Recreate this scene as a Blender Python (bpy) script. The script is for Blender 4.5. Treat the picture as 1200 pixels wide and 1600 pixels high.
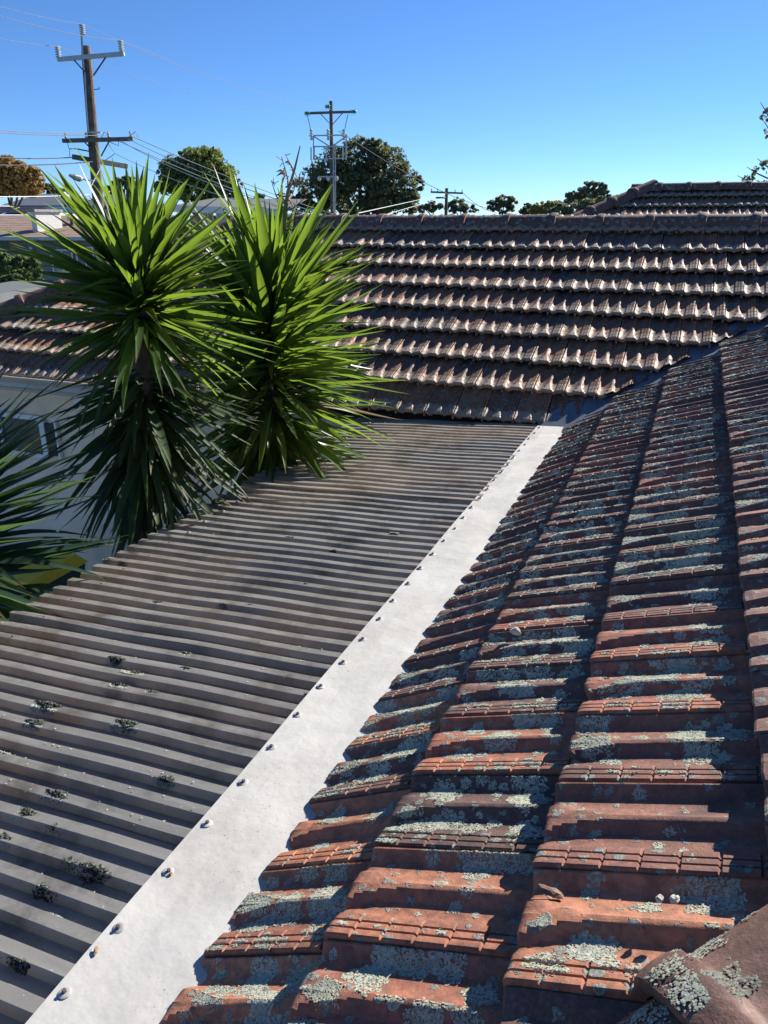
import bpy, bmesh, math, random
import numpy as np
from mathutils import Vector, Matrix, Euler, noise as mnoise

# ------------------------------------------------------------------ camera, sky, sun, exposure
scene = bpy.context.scene
for o in list(bpy.data.objects): bpy.data.objects.remove(o)
R = math.radians
CZ = 3.75                                  # camera height over the yard
TH, PS, FPX = R(20.99), R(21.64), 1188.16  # pitch down, yaw to the left of +Y, focal length in pixels of a 1200x1600 frame
SUN_AZ, SUN_EL = 26.0, 30.2                # degrees clockwise from +Y, degrees up
cam_data = bpy.data.cameras.new('camera')
cam = bpy.data.objects.new('camera', cam_data); scene.collection.objects.link(cam)
cam.location = (0, 0, CZ)
cam.rotation_euler = (math.pi/2 - TH, 0, PS)
cam_data.sensor_fit = 'VERTICAL'; cam_data.sensor_height = 32.0
cam_data.lens = FPX*32.0/1600.0
cam_data.clip_start = 0.05; cam_data.clip_end = 3000
scene.camera = cam
scene.render.resolution_x = 768; scene.render.resolution_y = 1024

world = bpy.data.worlds.new('World'); scene.world = world; world.use_nodes = True
wn = world.node_tree.nodes; wl = world.node_tree.links
sky = wn.new('ShaderNodeTexSky'); sky.sky_type = 'NISHITA'; sky.sun_disc = False
sky.sun_elevation = R(SUN_EL); sky.sun_rotation = R(SUN_AZ)
sky.air_density = 1.0; sky.dust_density = 0.05; sky.ozone_density = 10.0; sky.altitude = 2600
bgn = wn['Background']; bgn.inputs['Strength'].default_value = 0.073
wl.new(sky.outputs['Color'], bgn.inputs['Color'])

sun_data = bpy.data.lights.new('sun', 'SUN'); sun_data.energy = 5.0; sun_data.angle = R(0.53)
sun_data.color = (1.0, 0.95, 0.87)
sun = bpy.data.objects.new('sun', sun_data); scene.collection.objects.link(sun)
SDIR = Vector((math.sin(R(SUN_AZ))*math.cos(R(SUN_EL)), math.cos(R(SUN_AZ))*math.cos(R(SUN_EL)), math.sin(R(SUN_EL))))
sun.rotation_euler = SDIR.to_track_quat('Z', 'Y').to_euler(); sun.location = SDIR*60

vs = scene.view_settings
vs.view_transform = 'Standard'; vs.look = 'None'; vs.exposure = 1.08; vs.gamma = 1.0; vs.use_curve_mapping = False

# ------------------------------------------------------------------ helpers
rng = random.Random(11); nrg = np.random.default_rng(5)
col = scene.collection
PLOC = {}                                   # world location of parents (they are never rotated)
def ploc(p): return PLOC.get(p.name, Vector((0, 0, 0))) if p else Vector((0, 0, 0))
def tag(o, label=None, cat=None, group=None, kind=None):
    if label: o['label'] = label
    if cat: o['category'] = cat
    if group: o['group'] = group
    if kind: o['kind'] = kind
    return o
def thing(name, label, cat, loc=(0, 0, 0), group=None):
    o = bpy.data.objects.new(name, None); col.objects.link(o); o.location = loc
    o.empty_display_size = 0.1; PLOC[o.name] = Vector(loc)
    return tag(o, label, cat, group)
def link(me, name, parent=None, M=None):
    o = bpy.data.objects.new(name, me); col.objects.link(o)
    M = M if M is not None else Matrix.Identity(4)
    if parent:
        o.parent = parent; o.matrix_local = Matrix.Translation(-ploc(parent)) @ M
    else: o.matrix_world = M
    return o
class MB:
    """collects shapes in world space; build() links them as one mesh object"""
    def __init__(s): s.v = []; s.f = []
    def add(s, vs_, fs_):
        n = len(s.v); s.v += [tuple(v) for v in vs_]; s.f += [tuple(i+n for i in f) for f in fs_]; return s
    def box(s, a, b, fr=None):
        (x0, y0, z0), (x1, y1, z1) = a, b
        vs_ = [(x0,y0,z0),(x1,y0,z0),(x1,y1,z0),(x0,y1,z0),(x0,y0,z1),(x1,y0,z1),(x1,y1,z1),(x0,y1,z1)]
        if fr: vs_ = [fr(v) for v in vs_]
        return s.add(vs_, [(0,3,2,1),(4,5,6,7),(0,1,5,4),(1,2,6,5),(2,3,7,6),(3,0,4,7)])
    def beam(s, p, q, w, h, upv=(0, 0, 1)):
        p, q = Vector(p), Vector(q); d = (q-p).normalized(); u = Vector(upv)
        side = d.cross(u)
        if side.length < 1e-4: side = d.cross(Vector((1, 0, 0)))
        side.normalize(); u2 = side.cross(d)
        vs_ = []
        for c in (p, q):
            for a, b in ((-1,-1),(1,-1),(1,1),(-1,1)): vs_.append(c + side*(a*w/2) + u2*(b*h/2))
        return s.add(vs_, [(0,1,2,3),(7,6,5,4),(0,4,5,1),(1,5,6,2),(2,6,7,3),(3,7,4,0)])
    def tube(s, pts, rad, n=8, caps=True):
        pts = [Vector(p) for p in pts]; rs = rad if isinstance(rad, (list, tuple)) else [rad]*len(pts)
        base = len(s.v); prev = None
        for i, p in enumerate(pts):
            d = (pts[min(i+1, len(pts)-1)] - pts[max(i-1, 0)]).normalized()
            a = prev if prev else (Vector((0, 0, 1)) if abs(d.z) < .9 else Vector((1, 0, 0)))
            u = (a - d*a.dot(d)).normalized(); prev = u; w = d.cross(u)
            for k in range(n):
                t = 2*math.pi*k/n; s.v.append(tuple(p + (u*math.cos(t) + w*math.sin(t))*rs[i]))
        for i in range(len(pts)-1):
            for k in range(n):
                a = base+i*n+k; b = base+i*n+(k+1) % n; s.f.append((a, b, b+n, a+n))
        if caps:
            s.f.append(tuple(base+k for k in reversed(range(n)))); s.f.append(tuple(base+(len(pts)-1)*n+k for k in range(n)))
        return s
    def lathe(s, c, prof, n=10, axis=(0, 0, 1)):
        c = Vector(c); ax = Vector(axis).normalized()
        return s.tube([c + ax*h for h, r in prof], [r for h, r in prof], n)
    def build(s, name, mat, parent=None, smooth=False):
        me = bpy.data.meshes.new(name); off = ploc(parent)
        me.from_pydata([(v[0]-off.x, v[1]-off.y, v[2]-off.z) for v in s.v], [], s.f); me.update()
        me.materials.append(mat)
        if smooth: me.shade_smooth()
        o = bpy.data.objects.new(name, me); col.objects.link(o)
        if parent: o.parent = parent
        PLOC[o.name] = Vector(off)
        return o
def np_mesh(name, verts, faces, mat):
    """verts (N,3), faces (M,k)"""
    me = bpy.data.meshes.new(name); verts = np.asarray(verts, np.float32); faces = np.asarray(faces, np.int32)
    k = faces.shape[1]
    me.vertices.add(len(verts)); me.vertices.foreach_set('co', verts.ravel())
    me.loops.add(faces.size); me.loops.foreach_set('vertex_index', faces.ravel())
    me.polygons.add(len(faces)); me.polygons.foreach_set('loop_start', np.arange(0, faces.size, k, dtype=np.int32))
    me.update(calc_edges=True); me.validate(); me.materials.append(mat)
    return me

# photograph pixel + depth along the (level) heading -> a place in the world
_fw = np.array([-math.sin(PS)*math.cos(TH), math.cos(PS)*math.cos(TH), -math.sin(TH)])
_rt = np.array([math.cos(PS), math.sin(PS), 0.0]); _up = np.cross(_rt, _fw)
_hd = np.array([-math.sin(PS), math.cos(PS), 0.0])
def P(px, py, D):
    d = _fw + _rt*(px-600)/FPX + _up*(800-py)/FPX
    q = d*(D/np.dot(d, _hd)); return Vector((q[0], q[1], q[2]+CZ))
def proj(p):
    q = np.array([p[0], p[1], p[2]-CZ]); zc = q @ _fw
    if zc < .05: return None
    return (600+FPX*(q @ _rt)/zc, 800-FPX*(q @ _up)/zc, zc)
def LF(v):                                   # camera-heading frame (right, depth, height) -> world
    return Vector((v[0]*_rt[0]+v[1]*_hd[0], v[0]*_rt[1]+v[1]*_hd[1], v[2]))
def RD(px, py, D):                           # pixel at depth -> (right, depth, height)
    p = P(px, py, D); return (p.x*_rt[0]+p.y*_rt[1], D, p.z)

# ------------------------------------------------------------------ materials
class NT:
    def __init__(s, name):
        s.m = bpy.data.materials.new(name); s.m.use_nodes = True; s.t = s.m.node_tree; s.n = s.t.nodes; s.l = s.t.links
        s.b = s.n['Principled BSDF']; s.out = s.n['Material Output']
    def new(s, typ, **kw):
        n = s.n.new(typ)
        for k, v in kw.items():
            if k.startswith('_'): setattr(n, k[1:], v)
            else: n.inputs[k.replace('__', ' ')].default_value = v
        return n
    def pos(s): return s.new('ShaderNodeNewGeometry').outputs['Position']
    def noise(s, scale, detail=4, rough=.55, vec=None, dist=0.0):
        n = s.new('ShaderNodeTexNoise', Scale=scale, Detail=detail, Roughness=rough, Distortion=dist)
        s.l.new(vec if vec else s.pos(), n.inputs['Vector']); return n.outputs['Fac']
    def ramp(s, fac, stops, interp='LINEAR'):
        r = s.new('ShaderNodeValToRGB'); cr = r.color_ramp; cr.interpolation = interp
        while len(cr.elements) < len(stops): cr.elements.new(.5)
        for e, (p, c) in zip(cr.elements, stops):
            e.position = p; e.color = (c, c, c, 1) if isinstance(c, (int, float)) else (*c, 1)
        s.l.new(fac, r.inputs['Fac']); return r.outputs['Color']
    def mix(s, fac, a, b, typ='MIX'):
        m = s.new('ShaderNodeMix', _data_type='RGBA', _blend_type=typ)
        for sock, v in ((m.inputs[0], fac), (m.inputs[6], a), (m.inputs[7], b)):
            if isinstance(v, bpy.types.NodeSocket): s.l.new(v, sock)
            elif isinstance(v, (int, float)): sock.default_value = v if sock == m.inputs[0] else (v, v, v, 1)
            else: sock.default_value = (*v, 1)
        return m.outputs[2]
    def math(s, op, a, b=0.0):
        m = s.new('ShaderNodeMath', _operation=op)
        for i, v in enumerate((a, b)):
            if isinstance(v, bpy.types.NodeSocket): s.l.new(v, m.inputs[i])
            else: m.inputs[i].default_value = v
        return m.outputs[0]
    def set(s, name, v):
        sock = s.b.inputs[name]
        if isinstance(v, bpy.types.NodeSocket): s.l.new(v, sock)
        elif isinstance(v, (int, float)): sock.default_value = v
        else: sock.default_value = (*v, 1)
    def bump(s, h, strength=.3, dist=.01):
        b = s.new('ShaderNodeBump', Strength=strength, Distance=dist); s.l.new(h, b.inputs['Height'])
        s.l.new(b.outputs['Normal'], s.b.inputs['Normal']); return b
def plain(name, c, rough=.7, metal=0.0, var=.25, scale=8.0, bump=0.0, bscale=60.0, dirt=None, spec=None):
    t = NT(name); n = t.noise(scale, 5, .6)
    a = tuple(x*(1-var) for x in c); b = tuple(min(1, x*(1+var)) for x in c)
    cc = t.ramp(n, [(.3, a), (.7, b)])
    if dirt:
        m = t.ramp(t.noise(scale*.37, 6, .65), [(.52, 0.0), (.66, 1.0)]); cc = t.mix(t.math('MULTIPLY', m, .6), cc, dirt)
    t.set('Base Color', cc); t.set('Roughness', rough); t.set('Metallic', metal)
    if spec is not None: t.set('Specular IOR Level', spec)
    if bump: t.bump(t.noise(bscale, 4, .6), bump, .01)
    return t.m

def tile_material(name, ramp_stops, black, lichen, lich_scale, bleach=0.0):
    t = NT(name)
    oi = t.new('ShaderNodeObjectInfo'); pos = t.pos()
    v = t.math('FRACT', t.math('ADD', oi.outputs['Random'], t.math('MULTIPLY', t.noise(2.2, 2), .35)))
    base = t.ramp(v, ramp_stops)
    base = t.mix(t.ramp(t.noise(26, 5, .65), [(.35, 0.0), (.75, .55)]), base, (.13, .062, .042))       # fired mottling
    base = t.mix(t.ramp(t.noise(140, 3, .6), [(.45, 0.0), (.8, .35)]), base, (.45, .26, .17))           # sandy grain
    blk = t.ramp(t.noise(3.1, 6, .7, dist=.6), [(black, 0.0), (black+.16, .85)])
    blk2 = t.ramp(t.noise(34, 5, .7), [(.44, 0.0), (.60, .85)])
    dirt = t.math('MAXIMUM', t.math('MULTIPLY', blk, .8), t.math('MULTIPLY', blk2, .5))
    base = t.mix(dirt, base, (.034, .03, .029))
    if bleach:                                            # pale crust on the weathered tile ends
        ta = t.new('ShaderNodeAttribute', _attribute_name='tail')
        k = t.ramp(t.math('ADD', ta.outputs['Fac'], t.math('MULTIPLY', t.noise(11, 5, .65), .9)), [(.98, 0.0), (1.25, bleach)])
        base = t.mix(k, base, t.ramp(t.noise(60, 4, .7), [(.35, (.33, .26, .18)), (.65, (.58, .53, .43))]))
    vo = t.new('ShaderNodeTexVoronoi', Scale=lich_scale, Randomness=1.0)
    wob = t.new('ShaderNodeMixRGB' if False else 'ShaderNodeVectorMath', _operation='ADD')
    ns = t.new('ShaderNodeTexNoise', Scale=90.0, Detail=3.0); t.l.new(pos, ns.inputs['Vector'])
    sc = t.new('ShaderNodeVectorMath', _operation='SCALE'); t.l.new(ns.outputs['Color'], sc.inputs[0]); sc.inputs['Scale'].default_value = .022
    t.l.new(pos, wob.inputs[0]); t.l.new(sc.outputs[0], wob.inputs[1]); t.l.new(wob.outputs[0], vo.inputs['Vector'])
    patch = t.ramp(t.math('ADD', vo.outputs['Distance'], t.math('SUBTRACT', .5, t.math('MULTIPLY', t.noise(6.0, 4), .55))), [(lichen+.47, 1.0), (lichen+.53, 0.0)])
    lc = t.ramp(t.noise(210, 4, .7), [(.3, (.09, .10, .085)), (.5, (.20, .21, .18)), (.72, (.36, .365, .31))])
    base = t.mix(patch, base, lc)
    t.set('Base Color', base); t.set('Roughness', t.mix(patch, t.ramp(t.noise(40, 3), [(.3, .55), (.7, .8)]), .95))
    t.set('Specular IOR Level', .35)
    h = t.math('ADD', t.math('MULTIPLY', t.noise(260, 4, .65), .35), t.math('MULTIPLY', patch, t.math('ADD', .35, t.noise(330, 3, .7))))
    h = t.math('ADD', h, t.math('MULTIPLY', t.noise(60, 4, .6), .5))
    t.bump(h, .55, .004)
    return t.m
M = {}
M['tile'] = tile_material('orange_terracotta', [(0, (.50, .20, .105)), (.3, (.42, .155, .085)), (.5, (.33, .125, .08)), (.7, (.52, .215, .115)), (1, (.46, .18, .10))], .62, -.03, 34.0)
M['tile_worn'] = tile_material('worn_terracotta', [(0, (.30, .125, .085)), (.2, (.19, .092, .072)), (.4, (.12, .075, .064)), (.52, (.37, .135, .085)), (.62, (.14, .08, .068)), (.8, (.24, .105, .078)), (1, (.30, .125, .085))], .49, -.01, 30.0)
M['tile_back'] = tile_material('weathered_terracotta', [(0, (.38, .155, .07)), (.25, (.22, .10, .055)), (.45, (.43, .19, .085)), (.62, (.13, .078, .052)), (.8, (.30, .125, .062)), (1, (.38, .155, .07))], .48, 0.0, 26.0, .5)
M['cap'] = tile_material('dark_glazed_terracotta', [(0, (.12, .062, .05)), (.5, (.17, .085, .06)), (1, (.11, .06, .05))], .57, .07, 22.0)
M['cap_hip'] = tile_material('brown_glazed_terracotta', [(0, (.20, .10, .075)), (.5, (.24, .12, .085)), (1, (.17, .09, .07))], .52, -.2, 30.0)
M['mortar'] = plain('mortar', (.42, .39, .35), .95, bump=.5, bscale=120, dirt=(.12, .1, .09))
M['deck'] = plain('sarking', (.03, .026, .024), .95)
def lichen_mat(name, lo, mid, hi, sc):
    t = NT(name); c = t.ramp(t.noise(sc, 4, .75), [(.32, lo), (.5, mid), (.7, hi)]); c = t.mix(t.ramp(t.noise(14, 3, .6), [(.42, 0.0), (.62, .6)]), c, t.mix(.5, c, tuple(x*y for x, y in zip(mid, (.75, .8, .55))))); c = t.mix(t.ramp(t.noise(21, 4, .6), [(.56, 0.0), (.66, .55)]), c, lo); t.set('Base Color', c); t.set('Roughness', .97); t.set('Specular IOR Level', .1); return t.m
M['lichen'] = lichen_mat('lichen', (.22, .235, .19), (.38, .395, .32), (.55, .555, .46), 150)
M['moss'] = lichen_mat('moss', (.010, .012, .010), (.04, .045, .036), (.42, .43, .36), 170)
def sheet_mat():
    t = NT('tinted_polycarbonate'); oi = t.new('ShaderNodeObjectInfo')
    base = t.ramp(oi.outputs['Random'], [(0, (.27, .265, .255)), (1, (.42, .40, .36))])
    sp = t.new('ShaderNodeMapping'); sp.inputs['Scale'].default_value = (2.5, 28, 5); t.l.new(t.pos(), sp.inputs['Vector'])
    st = t.noise(1.0, 6, .7, vec=sp.outputs['Vector'])
    base = t.mix(t.ramp(st, [(.45, 0.0), (.75, .8)]), base, (.50, .48, .44))
    base = t.mix(t.ramp(t.noise(230, 2, .5), [(.66, 0.0), (.72, .8)]), base, (.5, .5, .46))
    base = t.mix(t.ramp(t.noise(5, 6, .7), [(.48, 0.0), (.68, .75)]), base, (.09, .08, .066))
    t.set('Base Color', base); t.set('Roughness', t.ramp(t.noise(30, 4), [(.3, .30), (.7, .55)])); t.set('Specular IOR Level', .5)
    tr = t.new('ShaderNodeBsdfTranslucent'); t.l.new(t.ramp(t.noise(1.1, 3, .6), [(.43, (.02, .02, .022)), (.58, (.50, .38, .26))]), tr.inputs['Color'])
    tp = t.new('ShaderNodeBsdfTransparent'); tp.inputs['Color'].default_value = (.50, .41, .30, 1)
    m1 = t.new('ShaderNodeMixShader', Fac=.34); t.l.new(t.b.outputs[0], m1.inputs[1]); t.l.new(tr.outputs[0], m1.inputs[2])
    m2 = t.new('ShaderNodeMixShader', Fac=.15); t.l.new(m1.outputs[0], m2.inputs[1]); t.l.new(tp.outputs[0], m2.inputs[2])
    t.l.new(m2.outputs[0], t.out.inputs['Surface']); t.bump(t.noise(300, 3), .1, .002); return t.m
M['sheet'] = sheet_mat()
def flashing_mat():
    t = NT('painted_white_metal')
    c = t.ramp(t.noise(7, 6, .65), [(.3, (.41, .395, .365)), (.6, (.51, .495, .46))])
    c = t.mix(t.ramp(t.noise(3.3, 6, .7), [(.5, 0.0), (.7, .6)]), c, (.38, .35, .30))
    c = t.mix(t.math('MULTIPLY', t.ramp(t.noise(150, 3, .6), [(.63, 0.0), (.69, .8)]), t.ramp(t.noise(3.7, 4, .6), [(.45, 0.0), (.6, 1.0)])), c, (.17, .14, .11))
    c = t.mix(t.ramp(t.noise(60, 5, .75), [(.60, 0.0), (.68, .35)]), c, (.4, .37, .32))
    t.set('Base Color', c); t.set('Roughness', .55); t.bump(t.noise(9, 4), .25, .02); return t.m
M['flash'] = flashing_mat()
M['galv'] = plain('galvanised_steel', (.42, .43, .44), .45, .6, .2, 30)
M['valley'] = plain('valley_metal', (.16, .18, .21), .5, .5, .2, 6, dirt=(.10, .09, .08))
M['screw'] = plain('screw_paint', (.40, .40, .40), .5, .2)
M['rust'] = plain('rusty_hex', (.11, .075, .06), .8)
M['wood_dark'] = plain('weathered_timber', (.10, .075, .058), .9, var=.4, scale=14, bump=.4, bscale=40)
M['pole'] = plain('pole_timber', (.13, .10, .085), .9, var=.45, scale=5, bump=.3, bscale=25)
M['arm'] = plain('crossarm_timber', (.16, .14, .12), .9, var=.3)
M['porcelain'] = plain('porcelain', (.55, .56, .57), .25)
M['greenglass'] = plain('green_glass', (.12, .42, .32), .15)
M['dark'] = plain('dark_metal', (.03, .03, .032), .6)
M['wire'] = plain('aluminium_cable', (.17, .18, .20), .7, .0)
M['wire_white'] = plain('white_cable', (.62, .62, .6), .5)
M['wire_dark'] = plain('insulated_cable', (.05, .05, .055), .6)
M['render'] = plain('cream_render', (.86, .68, .50), .9, var=.07, scale=3, bump=.3, bscale=150, dirt=(.62, .47, .34))
M['fascia'] = plain('beige_paint', (.46, .41, .34), .5, var=.1, scale=4, dirt=(.25, .22, .18))
M['white'] = plain('white_paint', (.74, .74, .73), .5, var=.06)
M['soffit'] = plain('soffit_sheet', (.5, .47, .42), .8, var=.06)
def glass(name, c=(.05, .06, .07)):
    t = NT(name); t.set('Base Color', t.ramp(t.noise(2, 2), [(.3, c), (.7, tuple(x*1.7 for x in c))])); t.set('Roughness', .06); t.set('Specular IOR Level', .8); return t.m
M['glass'] = glass('window_glass'); M['glass_pale'] = glass('curtained_glass', (.16, .17, .18))
def leaf_mat(name, c0, c1, trc, rough=.38, fac=.42):
    t = NT(name); oi = t.new('ShaderNodeObjectInfo')
    v = t.math('ADD', t.math('MULTIPLY', oi.outputs['Random'], .6), t.math('MULTIPLY', t.noise(9, 3), .4))
    c = t.ramp(v, [(.1, c0), (.8, c1)])
    at = t.new('ShaderNodeAttribute', _attribute_name='along'); tip = t.ramp(t.math('ADD', at.outputs['Fac'], t.math('MULTIPLY', t.noise(14, 3), .16)), [(.97, 0.0), (1.0, .8)])
    c = t.mix(tip, c, (.16, .10, .05)); c = t.mix(t.ramp(t.noise(33, 3, .6), [(.55, 0.0), (.75, .35)]), c, (.12, .12, .05))
    t.set('Base Color', c); t.set('Roughness', rough); t.set('Specular IOR Level', .5)
    tr = t.new('ShaderNodeBsdfTranslucent'); t.l.new(t.mix(v, tuple(x*.75 for x in trc), trc), tr.inputs['Color'])
    m = t.new('ShaderNodeMixShader', Fac=fac); t.l.new(t.b.outputs[0], m.inputs[1]); t.l.new(tr.outputs[0], m.inputs[2])
    t.l.new(m.outputs[0], t.out.inputs['Surface']); return t.m
M['yucca'] = leaf_mat('yucca_leaf', (.022, .052, .018), (.055, .11, .03), (.27, .42, .04), fac=.42)
M['yucca_old'] = leaf_mat('older_yucca_leaf', (.022, .045, .018), (.045, .08, .026), (.12, .2, .03), rough=.62, fac=.3)  # older skirt leaves, green darkened so the colour carries the skirt's shade
M['yucca_dead'] = leaf_mat('dry_yucca_leaf', (.13, .085, .045), (.22, .15, .08), (.2, .13, .06), .8, .25)
M['yucca_blue'] = leaf_mat('blue_green_yucca_leaf', (.028, .062, .044), (.055, .10, .068), (.13, .24, .06))
M['bark'] = plain('bark', (.085, .065, .05), .95, var=.45, scale=20, bump=.7, bscale=50)
M['stalk'] = plain('dry_stalk', (.30, .20, .13), .9, var=.3, scale=20)
def crown_mat(name, a, b, trc):
    t = NT(name); c = t.ramp(t.noise(.55, 3, .6), [(.35, a), (.65, b)]); c = t.mix(t.ramp(t.noise(7, 2), [(.4, 0.0), (.7, .6)]), c, tuple(x*1.5 for x in b))
    t.set('Base Color', c); t.set('Roughness', .6); t.set('Specular IOR Level', .3)
    tr = t.new('ShaderNodeBsdfTranslucent'); tr.inputs['Color'].default_value = (*trc, 1)
    m = t.new('ShaderNodeMixShader', Fac=.42); t.l.new(t.b.outputs[0], m.inputs[1]); t.l.new(tr.outputs[0], m.inputs[2])
    t.l.new(m.outputs[0], t.out.inputs['Surface']); return t.m
M['crown_dark'] = crown_mat('cypress_foliage', (0.07, 0.085, 0.05), (0.18, 0.19, 0.11), (0.2, 0.22, 0.09))
M['crown_green'] = crown_mat('green_foliage', (0.08, 0.12, 0.04), (0.19, 0.23, 0.085), (0.24, 0.29, 0.07))
M['crown_gum'] = crown_mat('gum_foliage', (0.1, 0.12, 0.08), (0.21, 0.22, 0.14), (0.22, 0.24, 0.12))
M['crown_gold'] = crown_mat('autumn_foliage', (0.26, 0.165, 0.055), (0.44, 0.29, 0.11), (0.4, 0.25, 0.08))
M['crown_yellow'] = crown_mat('yellowing_foliage', (0.26, 0.22, 0.08), (0.4, 0.35, 0.15), (0.34, 0.29, 0.09))
M['shrub'] = crown_mat('shrub_foliage', (.06, .10, .035), (.15, .19, .075), (.18, .24, .06))
M['shrub_pale'] = crown_mat('clipped_shrub_foliage', (.10, .13, .05), (.18, .21, .09), (.14, .18, .05))
M['concrete'] = plain('concrete', (.56, .49, .40), .9, var=.15, scale=2, dirt=(.30, .27, .23))
M['grass'] = plain('grass_ground', (.06, .085, .03), .95, var=.4, scale=.6)
M['asphalt'] = plain('asphalt', (.05, .05, .052), .9, var=.2, scale=3)
M['yellow'] = plain('yellow_plastic', (.85, .55, .03), .45, var=.1)
M['bin'] = plain('dark_green_plastic', (.03, .06, .04), .5)
M['grey_roof'] = plain('charcoal_roofing', (.105, .115, .13), .55, var=.12, scale=3)
M['brown_roof'] = plain('brown_concrete_tile', (.27, .185, .14), .85, var=.2, scale=2.2)
M['grey_wall'] = plain('grey_cladding', (.17, .185, .20), .8, var=.08)
M['blue_wall'] = plain('pale_blue_cladding', (.45, .52, .62), .8, var=.06)
M['white_wall'] = plain('whitewashed_brick', (.66, .64, .60), .85, var=.1, scale=6, bump=.4, bscale=14)
M['flat_roof'] = plain('flat_roof_membrane', (.11, .12, .12), .9, var=.12, scale=1.5)
M['solar'] = plain('solar_glass', (.03, .035, .06), .2)
def brick_mat(name, c1, c2, mort):
    t = NT(name); tc = t.new('ShaderNodeTexCoord'); mp = t.new('ShaderNodeMapping'); mp.inputs['Rotation'].default_value = (R(90), 0, 0)
    t.l.new(tc.outputs['Object'], mp.inputs['Vector'])
    b = t.new('ShaderNodeTexBrick', Scale=1.0); b.inputs['Brick Width'].default_value = .24; b.inputs['Row Height'].default_value = .086; b.inputs['Mortar Size'].default_value = .010
    b.inputs['Color1'].default_value = (*c1, 1); b.inputs['Color2'].default_value = (*c2, 1); b.inputs['Mortar'].default_value = (*mort, 1)
    t.l.new(mp.outputs[0], b.inputs['Vector']); t.set('Base Color', b.outputs['Color']); t.set('Roughness', .9); return t.m
M['grey_brick'] = brick_mat('grey_brick', (.20, .19, .185), (.26, .24, .225), (.30, .29, .28))
M['brown_brick'] = brick_mat('brown_brick', (.36, .21, .14), (.42, .25, .17), (.4, .36, .31))

# ------------------------------------------------------------------ ground
g = MB(); g.add([(-900, -300, 0), (900, -300, 0), (900, 1500, 0), (-900, 1500, 0)], [(0, 1, 2, 3)])
tag(g.build('ground', M['grass']), kind='structure')
g = MB(); g.add([(-9, -3, .004), (-.3, -3, .004), (-.3, 5.5, .004), (-9, 5.5, .004)], [(0, 1, 2, 3)])
tag(g.build('yard_paving', M['concrete']), kind='structure')
g = MB(); a, b = LF((-80, 34.5, .008)), LF((120, 36, .008)); c, d = LF((120, 43, .008)), LF((-80, 41.5, .008))
g.add([a, b, c, d], [(0, 1, 2, 3)]); tag(g.build('road', M['asphalt']), kind='structure')

# ------------------------------------------------------------------ the tile
GA, TW = .343, .2132                        # course gauge, covering width
PIT = R(25.54); STEP = .050
TILT = math.atan2(STEP, GA)
TP = [(-.035, -6.0), (0.0, -6.0), (.034, -5.0), (.041, 9.6), (.052, 11.6), (.068, 11.4), (.085, 8.8), (.13, 3.0), (.155, 1.0), (.19, .4), (.26, 1.6), (.34, 4.6), (.40, 7.8), (.44, 10.2), (.468, 11.4), (.49, 10.6), (.51, 8.2), (.55, 3.0), (.575, 1.2), (.62, 1.0), (.68, 1.8), (.735, 3.4), (.757, 4.8), (.765, 7.6), (.80, 9.0), (.835, 10.0), (.842, 6.4), (.852, 6.6), (.859, 10.6), (.89, 11.8), (.922, 12.6), (.929, 8.8), (.939, 9.0), (.946, 13.2), (.975, 14.2), (1.005, 14.6), (1.018, 13.6), (1.024, 8.0)]
TPt = np.array([a for a, _ in TP]); TPh = np.array([b for _, b in TP])*1.46/1000.0
CUTS = [.052, .108, .164, .220, .276, .332]
SS = [0, .002, .006, .014, .03]
for c_ in CUTS: SS += [c_-.0032, c_-.0014, c_+.0014, c_+.0032]
SS += [.075, .09, .36, .40]
SS = np.array(sorted(SS))
def tile_h(s, t):
    s = np.asarray(s, float); t = np.asarray(t, float)
    h = np.interp(t, TPt, TPh)
    hw = .022 + .150*np.clip(1-s/.12, 0, 1)**1.3               # the middle rib flares into a flat tongue at the tail
    pl = .0168 - .0018*np.clip(1-s/.095, 0, 1) - np.clip(np.abs(t-.462)-hw, 0, 1)*.42
    h = np.where((t > .24) & (t < .70), np.maximum(h, pl), h)
    band = (t > .757) & (t < 1.02)
    for c_ in CUTS: h = np.where(band & (np.abs(s-c_) < .002), np.minimum(h, np.interp(t, [.757, .80, 1.0], [.0072, .010, .0165])), h)
    h = h - .004*np.clip(1-s/.010, 0, 1)**2
    return h
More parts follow.
